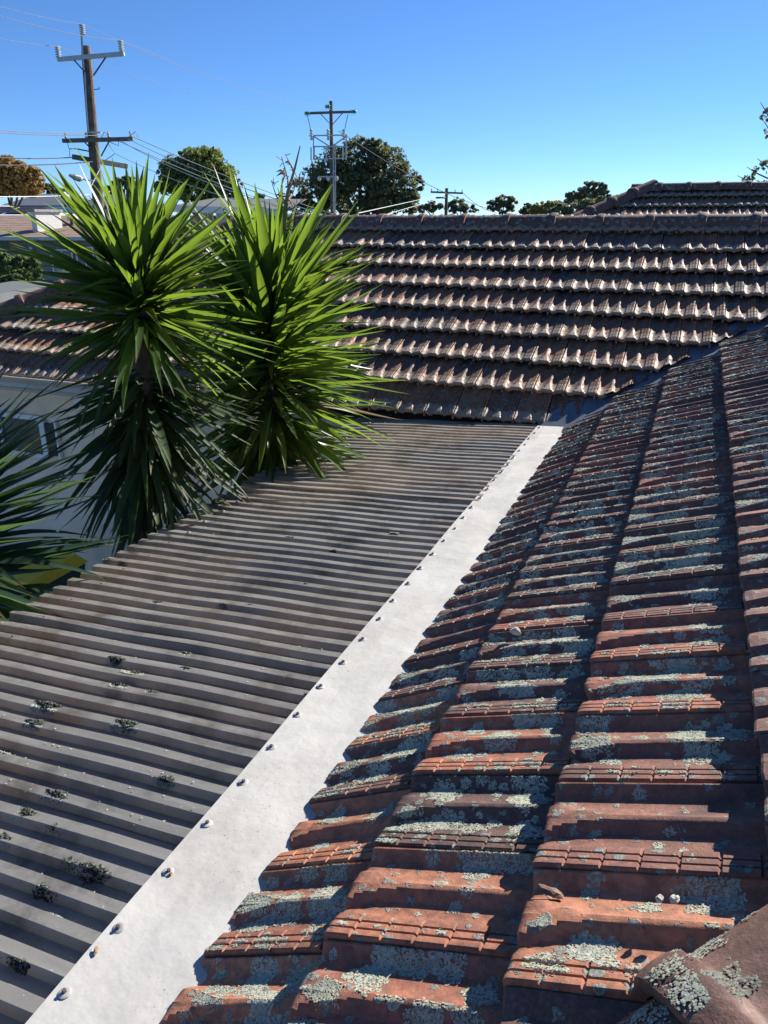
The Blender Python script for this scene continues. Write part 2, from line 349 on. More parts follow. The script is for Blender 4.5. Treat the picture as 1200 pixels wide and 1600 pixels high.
def make_tile(name, mat, seed, ss=SS, tt=TPt, chip=0):
    r = np.random.default_rng(seed)
    S, T = np.meshgrid(ss, tt, indexing='ij'); H = tile_h(S, T)
    ns, nt = S.shape
    edge = np.interp(np.linspace(0, 1, nt), np.linspace(0, 1, 9), r.normal(0, .0012, 9))
    Sx = S + edge[None, :]*np.clip(1-S/.03, 0, 1)
    if chip:
        cc = .1+.8*r.random(); Sx = Sx + np.clip(.018*(1-np.abs(T-cc)/.07), 0, 1)*np.clip(1-S/.02, 0, 1)
    top = np.stack([Sx, -T*TW, H], -1).reshape(-1, 3)             # local +X up the slope, -Y across, +Z out
    idx = np.arange(ns*nt).reshape(ns, nt)
    q = np.stack([idx[:-1, :-1], idx[:-1, 1:], idx[1:, 1:], idx[1:, :-1]], -1).reshape(-1, 4)
    V = [top]; F = [q]; n = len(top)
    tail = top[idx[0]].copy(); tail[:, 2] -= .022; tail[:, 0] += .004
    tail2 = tail.copy(); tail2[:, 0] += .06
    V += [tail, tail2]; ti = n+np.arange(nt); t2 = n+nt+np.arange(nt)
    F.append(np.stack([idx[0, :-1], ti[:-1], ti[1:], idx[0, 1:]], -1)); F.append(np.stack([ti[:-1], t2[:-1], t2[1:], ti[1:]], -1)); n += 2*nt
    side = top[idx[:, -1]].copy(); side[:, 2] -= .020; V.append(side); si = n+np.arange(ns)
    F.append(np.stack([idx[:-1, -1], si[:-1], si[1:], idx[1:, -1]], -1))
    me = np_mesh(name, np.concatenate(V), np.concatenate(F)[:, ::-1], mat)
    me.set_sharp_from_angle(angle=R(24))
    at = me.attributes.new('tail', 'FLOAT', 'POINT'); tv = np.clip(1-np.concatenate(V)[:, 0]/.2, 0, 1); tv[ns*nt:] *= .35; at.data.foreach_set('value', tv.astype(np.float32))
    return me
SL = np.array([0, .004, .02, .09, .40]); TL = np.array([-.03, .045, .10, .19, .25, .38, .45, .51, .60, .69, .757, .80, .90, 1.0, 1.024])
tileA = [make_tile('roof_tile', M['tile'], i, chip=(i == 2)) for i in range(4)]
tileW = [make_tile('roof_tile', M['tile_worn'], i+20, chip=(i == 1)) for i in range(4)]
tileB = [make_tile('roof_tile', M['tile_back'], i+10, chip=(i == 2)) for i in range(4)]
tileLow = make_tile('roof_tile_far', M['tile_back'], 40, SL, TL)
tileLowA = make_tile('roof_tile_far', M['tile_worn'], 41, SL, TL)

class Face:
    """one slope of a roof: 'up' is the plan direction it climbs, rows run across it"""
    def __init__(s, origin, ang, pit=PIT):  # origin = tail of course 1 at roll height, ang = rotation of the slope about z (0: climbs +X)
        s.o = Vector(origin); s.a = ang; s.p = pit
        s.Rz = Matrix.Rotation(ang, 4, 'Z')
    def tile_matrix(s, k, y, jit=True):     # y = position of the tile's roll edge along the row (local y)
        if k >= 1:
            x = (k-1)*GA*math.cos(s.p); z = (k-1)*GA*math.sin(s.p); a = s.p - TILT
        else:                               # eaves course hangs lower
            x, z, a = -.258, -.1677, R(26.0)
        off = Matrix.Translation((x, y + TW, z)) @ Matrix.Rotation(-a, 4, 'Y') @ Matrix.Translation((0, 0, -.0213))
        if jit:
            off = off @ Euler((R(rng.gauss(0, .5)), R(rng.gauss(0, .45)), R(rng.gauss(0, .35)))).to_matrix().to_4x4()
            off = Matrix.Translation((rng.gauss(0, .002), rng.gauss(0, .0015), rng.gauss(0, .0015))) @ off
        return Matrix.Translation(s.o) @ s.Rz @ off
def cut_mesh(me, mw, planes):
    bm = bmesh.new(); bm.from_mesh(me); inv = mw.inverted(); N3 = inv.to_3x3()
    for co, no in planes:                   # keep the side the normal points to
        bmesh.ops.bisect_plane(bm, geom=bm.verts[:]+bm.edges[:]+bm.faces[:], plane_co=inv @ Vector(co), plane_no=(N3 @ Vector(no)), clear_inner=True)
    n = len(bm.faces); out = bpy.data.meshes.new('roof_tile')
    if n: bm.to_mesh(out)
    bm.free()
    for m in me.materials: out.materials.append(m)
    return out if n else None

# ------------------------------------------------------------------ the house under the camera: L-shaped tiled roof
XA, ZA = -.6875, CZ-1.2617                  # eaves of the near slope
YV = 5.03                                   # eaves line of the far wing
RIDGE_T = 2.62                              # plan run from eaves to ridge
HIPC = .515                                  # near hip: plan line y = x + HIPC
XL = -4.62                                  # left end of the far ridge
ZR = ZA + (RIDGE_T-.02)*math.tan(PIT)+.03
house = thing('tiled_house', 'terracotta tiled L-shaped house filling the foreground, cream walled wing behind the spiky plants', 'house', (0, 5.5, 0))
mb = MB(); dz = .085
def zroof(run): return ZA + run*math.tan(PIT) - dz
ra = XA+RIDGE_T; rb = YV+RIDGE_T
hy = lambda x: x+HIPC
mb.add([(XA+.03, hy(XA), zroof(.03)), (XA+.03, YV, zroof(.03)), (ra, rb, zroof(RIDGE_T)), (ra, hy(ra), zroof(RIDGE_T))], [(0, 3, 2, 1)])
mb.add([(XA+.03, YV+.03, zroof(.03)), (XL-RIDGE_T, YV+.03, zroof(.03)), (XL, rb, zroof(RIDGE_T)), (ra+8, rb, zroof(RIDGE_T)), (ra, rb, zroof(RIDGE_T))], [(0, 4, 3, 2, 1)])
mb.add([(XL-RIDGE_T, YV, zroof(.0)), (XL-RIDGE_T, rb+RIDGE_T, zroof(0)), (XL, rb, zroof(RIDGE_T))], [(0, 2, 1)])
mb.add([(XL-RIDGE_T, rb+RIDGE_T, zroof(0)), (XL, rb, zroof(RIDGE_T)), (ra+8, rb, zroof(RIDGE_T)), (ra+8, rb+RIDGE_T, zroof(0))], [(0, 1, 2, 3)])
mb.add([(XA, hy(XA)+.02, zroof(0)), (ra, hy(ra), zroof(RIDGE_T)), (ra+5, hy(XA)+.02, zroof(0))], [(0, 2, 1)])
mb.add([(ra, hy(ra), zroof(RIDGE_T)), (ra, rb, zroof(RIDGE_T)), (ra+RIDGE_T, rb, zroof(0)), (ra+RIDGE_T+2, hy(XA), zroof(0))], [(0, 3, 2, 1)])
roof = mb.build('roof', M['deck'], house)
roof['label'] = 'terracotta interlocking tile roof with dark ridge caps and grey lichen'

fa = Face((-.4295, 0, CZ-1.094), 0.0)                     # near slope, climbs +X
fb = Face((0, YV+.258, CZ-1.094), math.pi/2)              # far wing, climbs +Y ; local y = -x
fc = Face((0, hy(XA)+.258, CZ-1.094), math.pi/2)          # hip end below the camera
S2 = math.sqrt(.5)
vplA = ((XA, YV, 0), (S2, -S2, 0)); vplB = ((XA, YV, 0), (-S2, S2, 0))
vA = ((XA+.035, YV-.035+.01, 0), (S2, -S2, 0)); vB = ((XA-.03, YV+.03, 0), (-S2, S2, 0))
hA = ((0, HIPC+.02, 0), (-S2, S2, 0)); hC = ((0, HIPC-.02, 0), (S2, -S2, 0))
hL = ((XL, rb-.02, 0), (S2, -S2, 0))
cands = []                                                # (score, mesh, matrix, lowmesh, courseinfo)
phase = {0: .826, 1: .82, 2: .734, 3: .79}
TILES_A = []
for k in range(0, 9):
    ph = phase.get(k, rng.uniform(.72, .93))
    for i in range(-3, 40):
        y = ph + i*TW - (0)
        mw = fa.tile_matrix(k, y)
        c_ = mw @ Vector((.17, -TW/2, .01)); x_, y_ = c_.x, c_.y
        dv = (x_-XA)*S2 - (y_-YV)*S2; dh = (y_-hy(x_))*S2
        if dv < -.22 or dh < -.24: continue
        pl = []
        if dv < .30: pl.append(vA)
        if dh < .27: pl.append(hA)
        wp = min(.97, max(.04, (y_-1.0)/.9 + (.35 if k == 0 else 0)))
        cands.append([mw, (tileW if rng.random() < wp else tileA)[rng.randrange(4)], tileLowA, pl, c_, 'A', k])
        TILES_A.append((mw, k, i, dv, dh))
for k in range(0, 9):
    ph = rng.uniform(-.03, .03) + (.5*TW if k % 2 else 0)
    for i in range(-40, 48):
        y = ph + i*TW                                     # local y = -x
        mw = fb.tile_matrix(k, y)
        c_ = mw @ Vector((.17, -TW/2, .01)); x_, y_ = c_.x, c_.y
        dv = -((x_-XA)*S2 - (y_-YV)*S2); dl = ((x_-XL)*S2 - (y_-rb)*S2)
        if dv < -.22 or dl < -.2 or x_ > 6: continue
        pl = []
        if dv < .30: pl.append(vB)
        if dl < .30: pl.append(hL)
        cands.append([mw, tileB[rng.randrange(4)], tileLow, pl, c_, 'B', k])
for k in range(0, 8):
    for i in range(-22, 6):
        y = rng.uniform(0, .02) + i*TW
        mw = fc.tile_matrix(k, y); c_ = mw @ Vector((.17, -TW/2, .01))
        dh = (hy(c_.x)-c_.y)*S2
        if dh < -.22 or c_.x > 3.2: continue
        cands.append([mw, tileA[rng.randrange(4)], tileLowA, [hC] if dh < .28 else [], c_, 'C', k])
def hidden_b(c_):                                         # far-wing tiles the spiky plants or the patio cover
    q = proj(c_)
    return q and (150 < q[0] < 560 and q[1] > 350)
for c_ in cands:
    q = proj(c_[4]); s = 0
    if q and -30 < q[0] < 1230 and -10 < q[1] < 1640:
        s = 1.0/q[2]**2
        if c_[5] == 'A': s *= 3 if q[2] < 4 else 1.2
        if c_[5] == 'B' and hidden_b(c_[4]): s *= .05
    c_.append(s)
cands.sort(key=lambda c: -c[7])
lowV, lowF, lowVa, lowFa = [], [], [], []
TAILS = {}
def set_tail(me, V): me.attributes.new('tail', 'FLOAT', 'POINT').data.foreach_set('value', np.concatenate(TAILS[id(V)]))
def low_add(me, mw, V, F):
    n = len(me.vertices); co = np.empty(n*3, np.float32); me.vertices.foreach_get('co', co); co = co.reshape(-1, 3)
    m = np.array(mw); w = co @ m[:3, :3].T + m[:3, 3]
    tl = np.zeros(n, np.float32); me.attributes['tail'].data.foreach_get('value', tl); TAILS.setdefault(id(V), []).append(tl)
    off = sum(len(v) for v in V); V.append(w); F.extend([tuple(i+off for i in p.vertices) for p in me.polygons])
for n_, (mw, me, lo, pl, c_, face, k, s) in enumerate(cands):
    if n_ < 300 and s > 0:
        m2 = cut_mesh(me, mw, pl) if pl else me
        if m2: link(m2, 'roof_tile', roof, mw)
    else:
        src = me if s > 0 and not (face == 'B' and hidden_b(c_)) else lo
        m2 = cut_mesh(src, mw, pl) if pl else src
        if m2:
            if face == 'B': low_add(m2, mw, lowV, lowF)
            else: low_add(m2, mw, lowVa, lowFa)
for V, F, m in ((lowV, lowF, M['tile_back']), (lowVa, lowFa, M['tile_worn'])):
    me = bpy.data.meshes.new('tile_field'); me.from_pydata(np.concatenate(V).tolist(), [], F); me.materials.append(m); set_tail(me, V)
    tag(link(me, 'tile_field', roof), kind='stuff')

# valley gutter
vb = MB(); a = Vector((XA-.10, YV-.10, zroof(0)-.02)); b = Vector((ra, rb, zroof(RIDGE_T)-.0)); n_ = Vector((S2, -S2, 0))
up_ = Vector((0, 0, 1))
vb.add([a+n_*.17+up_*.105, a+up_*.055, a-n_*.17+up_*.105, b+n_*.17+up_*.105, b+up_*.055, b-n_*.17+up_*.105], [(0, 1, 4, 3), (1, 2, 5, 4)])
vb.build('valley_gutter', M['valley'], roof)

# ridge and hip caps: tapered barrels whose lower end wears a thick collar
def cap_mesh(name, L=.42, r=.118, seed=0, nseg=18, flat=.92, mat='cap', rough=0.0):
    rr = random.Random(seed); V, F = [], []
    prof = [(-.015, r*1.12), (-.012, r*1.19), (.0, r*1.21), (.018, r*1.215), (.036, r*1.21), (.048, r*1.18), (.052, r*1.10), (.06, r*1.06)]
    prof += [(x, r*(1.05-.12*(x-.06)/(L-.03))) for x in np.linspace(.085, L+.03, 12)]
    off = Vector((seed*3.1, 0, 0))
    for x, q in prof:
        for j in range(nseg+1):
            t = R(-104 + 208*j/nseg); p = Vector((x, q*math.sin(t), q*math.cos(t)*flat))
            n = mnoise.noise((p+off)*38)*.5 + mnoise.noise((p+off)*110)*.3 + (mnoise.noise((p+off)*19) if x < .045 else 0)
            V.append(tuple(p*(1+rough*n/r)))
    m = nseg+1
    for i in range(len(prof)-1):
        for j in range(nseg): F.append((i*m+j, i*m+j+1, (i+1)*m+j+1, (i+1)*m+j))
    n0 = len(V)
    for j in range(nseg+1):                                 # inner edge: gives the open end its thickness
        t = R(-104 + 208*j/nseg); V.append((-.010+rr.gauss(0, rough), r*.98*math.sin(t), r*.98*math.cos(t)*flat))
    for j in range(nseg+1):
        t = R(-104 + 208*j/nseg); V.append((.05, r*.95*math.sin(t), r*.95*math.cos(t)*flat))
    for j in range(nseg):
        F.append((n0+j, n0+j+1, j+1, j)); F.append((n0+m+j, n0+m+j+1, n0+j+1, n0+j))
    me = bpy.data.meshes.new(name); me.from_pydata(V, [], F); me.materials.append(M[mat])
    for p in me.polygons: p.use_smooth = True
    me.set_sharp_from_angle(angle=R(40))
    return me
capm = [cap_mesh('ridge_cap', r=.128, seed=i, flat=.72, rough=.002) for i in range(3)]; caph = [cap_mesh('hip_cap', r=.112, seed=i+5, nseg=44, mat='cap_hip', rough=.0032, flat=.94) for i in range(3)]
CAPS = []
def cap_row(p, q, name, L=.42, start=0.0, lift=0.0):
    p, q = Vector(p), Vector(q); d = (q-p); n = int(d.length/L); d.normalize()
    y = Vector((0, 0, 1)).cross(d).normalized(); z = d.cross(y)
    for i in range(n+1):
        c_ = p + d*(i*L+start) + Vector((0, 0, lift+rng.gauss(0, .003)))
        mw = Matrix(((d.x, y.x, z.x, c_.x), (d.y, y.y, z.y, c_.y), (d.z, y.z, z.z, c_.z), (0, 0, 0, 1)))
        mw = mw @ Euler((R(rng.gauss(0, 1.5)), R(rng.gauss(-1.2, .5)), R(rng.gauss(0, .6)))).to_matrix().to_4x4()
        link((caph if name == 'hip_tile' else capm)[i % 3], name, roof, mw); CAPS.append((name, mw))
cap_row((6.0, rb, ZR-.06), (XL, rb, ZR-.06), 'ridge_tile', L=.43)
cap_row((XA+.15, hy(XA)+.15, ZA+.15*math.tan(PIT)-.045), (ra, hy(ra), ZR-.065), 'hip_tile', start=.18)
cap_row((XL-RIDGE_T+.1, YV+.1, ZA+.05), (XL, rb, ZR-.06), 'hip_tile')
cap_row((ra, rb-.2, ZR-.04), (ra, hy(ra), ZR-.04), 'ridge_tile')
# bedding mortar below the ridge caps
mm = MB()
xs = np.arange(XL, 6.0, .06)
ring = [(-.135, -.10), (-.125, -.055), (-.09, -.03)]
V = []
for x in xs:
    for (yy, zz) in ring: V.append((x, rb+yy+rng.gauss(0, .005), ZR-.03+zz+rng.gauss(0, .004)))
mm.add(V, [(i*3+j, (i+1)*3+j, (i+1)*3+j+1, i*3+j+1) for i in range(len(xs)-1) for j in range(2)])
mm.build('bedding_mortar', M['cap'], roof)

# walls, eaves and window of the far wing
WY = YV+.42
wb = MB()
wb.box((XL-RIDGE_T+.42, WY, 0), (-2.6, WY+.2, ZA-.12)); wb.box((-2.6, WY, 0), (XA+.5, WY+.2, ZA-.12))
wb.box((XA+.42, HIPC, 0), (XA+.6, WY, ZA-.12)); wb.box((XL-RIDGE_T+.42, WY+.2, 0), (XL-RIDGE_T+.62, rb+2, ZA-.12))
wb.build('wall', M['render'], house)
sb = MB(); sb.box((XL-RIDGE_T+.02, YV+.03, ZA-.155), (XA-.05, WY+.01, ZA-.135)); sb.build('soffit', M['soffit'], house)
fb_ = MB(); fb_.box((XL-RIDGE_T, YV+.035, ZA-.17), (-2.5, YV+.06, ZA-.015)); fb_.build('fascia', M['fascia'], house)
gb = MB()                                                  # ogee gutter profile swept along the eaves
gp = [(.03, -.03), (.03, -.125), (-.035, -.125), (-.06, -.105), (-.05, -.075), (-.07, -.045), (-.085, -.028), (-.085, -.012), (-.072, -.012)]
V = []
for x in (XL-RIDGE_T-.05, -2.5): V += [(x, YV+y, ZA+z) for y, z in gp]
n = len(gp); gb.add(V, [(i, i+1, n+i+1, n+i) for i in range(n-1)] + [tuple(range(n)), tuple(range(2*n-1, n-1, -1))]); gb.build('gutter', M['fascia'], house)
bb = MB(); q = P(58, 600, 4.9+1.55); bx, bz = q.x, ZA-.235
bx = -4.98
bb.box((bx-.055, YV+.16, ZA-.27), (bx+.055, WY+.02, ZA-.158)); bb.build('beam_end', M['white'], house)
# window
def on_wall(px, py):
    d = _fw + _rt*(px-600)/FPX + _up*(800-py)/FPX; t = WY/d[1]; return d[0]*t, d[2]*t+CZ
wx0, wz1 = on_wall(-60, 640); wx1, wz0 = on_wall(72, 709)
wz1 = wz0+.34
win = MB(); win.box((wx0, WY-.012, wz0), (wx1, WY+.004, wz1)); wino = win.build('window', M['glass'], house)
fr = MB(); wd = .045
fr.box((wx0-.01, WY-.035, wz0-wd), (wx1+wd, WY-.0125, wz0)).box((wx0-.01, WY-.035, wz1), (wx1+wd, WY-.0125, wz1+wd)).box((wx1, WY-.034, wz0), (wx1+wd, WY-.0125, wz1)).box(((wx0+wx1)/2-.02, WY-.033, wz0), ((wx0+wx1)/2+.02, WY-.0125, wz1))
fr.build('frame', M['white'], wino)
lv = MB(); lv.box((wx1+.075, WY-.03, wz0+.0), (wx1+.20, WY-.004, wz1-.02)); lo_ = lv.build('window', M['dark'], house); lo_['label'] = 'narrow dark side window with flyscreen'
fr = MB(); fr.box((wx1+wd+.004, WY-.045, wz0-.03), (wx1+.073, WY-.006, wz1+.02)).box((wx1+.202, WY-.045, wz0-.03), (wx1+.225, WY-.006, wz1+.02)); fr.build('frame', M['white'], lo_)

# ------------------------------------------------------------------ lichen on the near slope (real flakes)
LV, LFc = [], []
def flakes(pts, nrm, size, V, F, rise=1.0):
    """pts, nrm (N,3); every flake a low four sided pyramid, tilted at random"""
    N = len(pts)
    a = nrg.normal(size=(N, 3)); a -= (a*nrm).sum(1, keepdims=True)*nrm; a /= np.linalg.norm(a, axis=1, keepdims=True)+1e-9
    b = np.cross(nrm, a); sz = size*nrg.uniform(.55, 1.45, (N, 1))
    tl = nrm + nrg.normal(0, .35, (N, 3)); 
    rim = [pts + (a*c + b*s_)*sz*nrg.uniform(.6, 1.2, (N, 1)) + tl*sz*nrg.uniform(-.1, .45, (N, 1))*rise for c, s_ in ((1, 0), (0, 1), (-1, 0), (0, -1))]
    top = pts + tl*sz*nrg.uniform(.2, .75, (N, 1))*rise
    off = sum(len(v) for v in V)
    V.append(np.stack(rim+[top], 1).reshape(-1, 3))
    i0 = off + np.arange(N)[:, None]*5
    for k in range(4): F.append(np.concatenate([i0+k, i0+(k+1) % 4, i0+4], 1))
for (mw, k, i, dv, dh) in TILES_A:
    c_ = mw @ Vector((.17, -TW/2, .01)); q = proj(c_)
    if not q or not (-120 < q[0] < 1320) or q[1] > 1750 or q[1] < 420: continue
    if dv < .1 or dh < .12: continue
    dist = q[2]; near = dist < 2.6
    fs = .0019 if dist < 1.7 else (.0027 if dist < 2.6 else (.0046 if dist < 4 else .007))
    m = np.array(mw); smax = GA if k else .305
    amount = rng.choice([.25, .6, 1.0, 1.4, 1.9]) * (.55 if (k >= 3 and dist < 1.7) else 1.0)
    npat = int((21 if near else 19)*amount); young = dist < 1.75 and k >= 1
    for _ in range(npat):
        typ = rng.random()
        # lichen settles along the rib tops, in the pans and on the grooved roll
        t0 = rng.choice([rng.gauss(.33, .05), rng.gauss(.66, .06), rng.gauss(.48, .06), rng.gauss(.15, .05), rng.uniform(.02, .98), rng.gauss(.88, .06)])
        s0 = rng.uniform(.015, smax-.05); t0 = min(max(t0, .02), .98)
        big = rng.random() < (.22 if young else .45)
        ra_ = (rng.uniform(.016, .040) if big else rng.uniform(.006, .015)); rb_ = ra_*rng.uniform(.75 if young else .55, .98)
        if t0 > .76: rb_ = min(rb_, .014)
        npt = int(math.pi*ra_*rb_/(fs*fs*1.25))+4
        u = nrg.uniform(0, 1, npt)**.5; an = nrg.uniform(0, 2*math.pi, npt)
        lobes = 1 + .18*np.sin(an*rng.choice([3, 4, 5])+rng.random()*6) + .10*np.sin(an*11+rng.random()*6)
        s_ = s0 + ra_*u*lobes*np.cos(an); t_ = t0 + rb_*u*lobes*np.sin(an)/TW
        ok = (s_ > .004) & (s_ < smax) & (t_ > 0) & (t_ < 1.01); s_, t_ = s_[ok], t_[ok]
        if len(s_) < 3: continue
        h = tile_h(s_, t_); hs = (tile_h(s_, np.clip(t_+.012, 0, 1.01)) - tile_h(s_, np.clip(t_-.012, 0, 1.01)))/(.024*TW)
        loc = np.stack([s_, -t_*TW, h+.0003], 1); nn = np.stack([np.zeros_like(h), hs, np.ones_like(h)], 1); nn /= np.linalg.norm(nn, axis=1, keepdims=True)
        flakes(loc @ m[:3, :3].T + m[:3, 3], nn @ m[:3, :3].T, fs, LV, LFc, .62)
V = np.concatenate(LV); F = np.concatenate(LFc)
tag(link(np_mesh('lichen', V, F, M['lichen']), 'lichen', roof), kind='stuff')
print('lichen tris', len(F))

HV, HF = [], []
for nm_, mw in CAPS:
    q = proj(mw @ Vector((.2, 0, .1)))
    if nm_ != 'hip_tile' or not q or q[2] > 2.2: continue
    m = np.array(mw)
    for _ in range(64):
        x0, th0 = rng.uniform(0, .40), R(rng.uniform(-10, 95)*rng.choice([-1, 1, 1])); r_ = rng.choice([.005, .008, .012, .020, .026])
        n = int(math.pi*r_*r_*1.1/(.0019**2*1.6)); u = nrg.uniform(0, 1, n)**.5; an = nrg.uniform(0, 6.283, n); lob = 1+.3*np.sin(an*5+rng.random()*6)
        x = x0+r_*1.5*u*lob*np.cos(an); th = th0+r_*.9*u*lob*np.sin(an)/.112
        rad = np.interp(x, [-.012, 0, .018, .048, .052, .06, .45], .112*np.array([1.19, 1.21, 1.215, 1.18, 1.1, 1.06, .93]))
        loc = np.stack([x, rad*np.sin(th), rad*np.cos(th)*.94], 1); nn = np.stack([np.zeros(n), np.sin(th), np.cos(th)], 1)
        ok = x > -.01; loc += nn*.0007
        flakes((loc @ m[:3, :3].T + m[:3, 3])[ok], (nn @ m[:3, :3].T)[ok], .0019, HV, HF, .42)
if HV: tag(link(np_mesh('lichen', np.concatenate(HV), np.concatenate(HF), M['lichen']), 'lichen', roof), kind='stuff')

# ------------------------------------------------------------------ patio roof: tinted corrugated sheets, white flashing, screws, moss
FALL = R(3.0); FX, FZ = -.905, CZ-1.292; PW = 1.30; RP = .0732
def patio_z(x): return FZ - (FX-x)*math.tan(FALL)
patio = thing('patio_roof', 'low patio roof of grey translucent ribbed sheets edged by a white metal flashing', 'patio roof', (-1.5, 2.5, 0))
PR = .0215
Y0, NR = -.28, 11
prof1 = [(0, 0), (.020, 0), (.0315, PR), (.0315+.0275, PR), (.0732-.006, 0)]
nsheet = 6; ytop = 5.083
sheets = []
for k in range(nsheet+1):
    y1 = ytop - k*NR*RP; y0_ = y1 - (NR)*RP - .036
    pr = []
    for j in range(NR):
        for (yy, hh) in prof1: pr.append((y1 - j*RP - yy, hh))
    pr.append((y1 - NR*RP, 0)); pr.append((y1-NR*RP-.022, 0)); pr.append((y1-NR*RP-.034, PR)); pr.append((y1-NR*RP-.058, PR))
    xs = np.linspace(FX+.05, FX-PW, 15)
    dzs = rng.gauss(0, .0015); V = []
    for xi, x in enumerate(xs):
        sag = .004*math.sin(xi*.9+k)
        for ji, (yy, hh) in enumerate(pr):
            V.append((x + (rng.uniform(-.004, .004) if xi == 14 else 0), yy+.0012*math.sin(xi*.7+ji*.3), patio_z(x)-PR+hh + sag*.5 + dzs + .0045*(k % 2)))
    n = len(pr)
    sm = MB(); sm.add(V, [(i*n+j, i*n+j+1, (i+1)*n+j+1, (i+1)*n+j) for i in range(14) for j in range(n-1)])
    sheets.append(sm.build('roofing_sheet', M['sheet'], patio))
# flashing strip with folded lip
xs = [FX-.002, FX, FX+.004, FX+.09, FX+.19, FX+.30, FX+.42]; ys = np.arange(-.30, 5.02, .12)
V = []
for y in ys:
    for j, x in enumerate(xs):
        z = FZ + .0105 + (-.014 if j == 0 else 0) + (x-FX)*.05
        tap = .035*max(0, y/5.0)*(1 if j < 3 else 0)
        V.append((x+tap*.9+.0015*math.sin(y*5.1+j), y, z + (.0022*math.sin(y*7.3+j*1.7) if 2 < j else .001*math.sin(y*9))))
n = len(xs); fl = MB(); fl.add(V, [(i*n+j, (i+1)*n+j, (i+1)*n+j+1, i*n+j+1) for i in range(len(ys)-1) for j in range(n-1)])
flo = fl.build('flashing', M['flash'], patio, smooth=False); flo['label'] = 'long white metal flashing strip with screw heads'
def screw_mesh():
    m = MB(); m.lathe((0, 0, 0), [(0, .0142), (.0016, .0142), (.0030, .0105), (.0034, .0065)], 14); m2 = MB(); m2.lathe((0, 0, .0046), [(0, .0052), (.0050, .0052), (.0058, .004)], 6)
    me = bpy.data.meshes.new('screw'); off = len(m.v)
    me.from_pydata(m.v+m2.v, [], m.f+[tuple(i+off for i in f) for f in m2.f]); me.materials.append(M['screw']); me.materials.append(M['rust'])
    for i, p in enumerate(me.polygons): p.material_index = 1 if i >= len(m.f) else 0
    return me
scm = screw_mesh()
for i in range(-4, 30):
    y = .674 + i*2*RP
    if y > 4.97: break
    x = FX+.024+.03*max(0, y/5.0)+rng.uniform(-.004, .004)
    link(scm, 'screw', patio, Matrix.Translation((x, y+rng.uniform(-.004, .004), FZ+.0122)) @ Euler((R(rng.uniform(-6, 6)), R(rng.uniform(-6, 6)), rng.random()*6)).to_matrix().to_4x4() @ Matrix.Diagonal((.86, .86, .8, 1)))
for i in range(-1, 31):
    y = ytop - .0465 - 2*i*RP
    x = FX-PW+.16+rng.uniform(-.01, .01)
    if 0 < y < 4.95: link(scm, 'screw', patio, Matrix.Translation((x, y, patio_z(x)+.001)) @ Matrix.Diagonal((.6, .6, .9, 1)))
fm = MB()
fm.beam((FX-PW+.13, -.25, patio_z(FX-PW+.13)-.075), (FX-PW+.13, 4.95, patio_z(FX-PW+.13)-.075), .045, .10); fm.build('beam', M['fascia'], patio)
for x in (FX-.35, FX+.08):
    fm = MB(); fm.beam((x, -.25, patio_z(x)-.07), (x, 4.95, patio_z(x)-.07), .04, .09); fm.build('beam', M['wood_dark'], patio)
for y in (.1, 2.4, 4.7):
    fm = MB(); fm.beam((FX-PW+.13, y, 0), (FX-PW+.13, y, patio_z(FX-PW+.13)-.13), .09, .09, (1, 0, 0)); fm.build('post', M['fascia'], patio)
for y in (.1, 1.25, 2.4, 3.55, 4.7):
    fm = MB(); fm.beam((FX+.1, y, patio_z(FX+.1)-.17), (FX-PW+.1, y, patio_z(FX-PW+.1)-.17), .045, .09); fm.build('rafter', M['wood_dark'], patio)
def patio_pt(px, py):
    d = _fw + _rt*(px-600)/FPX + _up*(800-py)/FPX
    # plane z-CZ = (FZ-CZ) + (x-FX)*tan
    tn = math.tan(FALL); t = (FZ-CZ - FX*tn)/(d[2]-d[0]*tn); return Vector((d[0]*t, d[1]*t, d[2]*t+CZ))
moss_px = [(75, 1102, 1.3), (55, 1130, .9), (200, 1132, 1.3), (182, 1030, .9), (212, 1048, 1.2), (190, 1070, 1.0), (57, 1062, .8), (290, 1022, .7), (292, 1045, .7), (362, 908, .8), (325, 935, .8), (392, 947, .9), (245, 942, .7), (272, 957, .7), (430, 880, .6), (478, 914, .8), (480, 886, .6), (45, 1272, 1.1), (92, 1242, 1.2), (85, 1292, .7), (145, 1362, 1.5), (110, 1350, 1.0), (65, 1392, 1.2), (88, 1428, .6), (8, 1310, .9), (8, 1170, .8), (455, 838, .5), (617, 832, .6), (240, 1082, .7), (485, 1088, .7), (262, 1218, .7), (30, 1505, .8), (90, 960, .8), (120, 948, .7), (62, 965, .6), (170, 875, .7), (190, 880, .8), (350, 945, .6), (520, 860, .5), (575, 775, .5), (640, 705, .5), (680, 690, .4)]
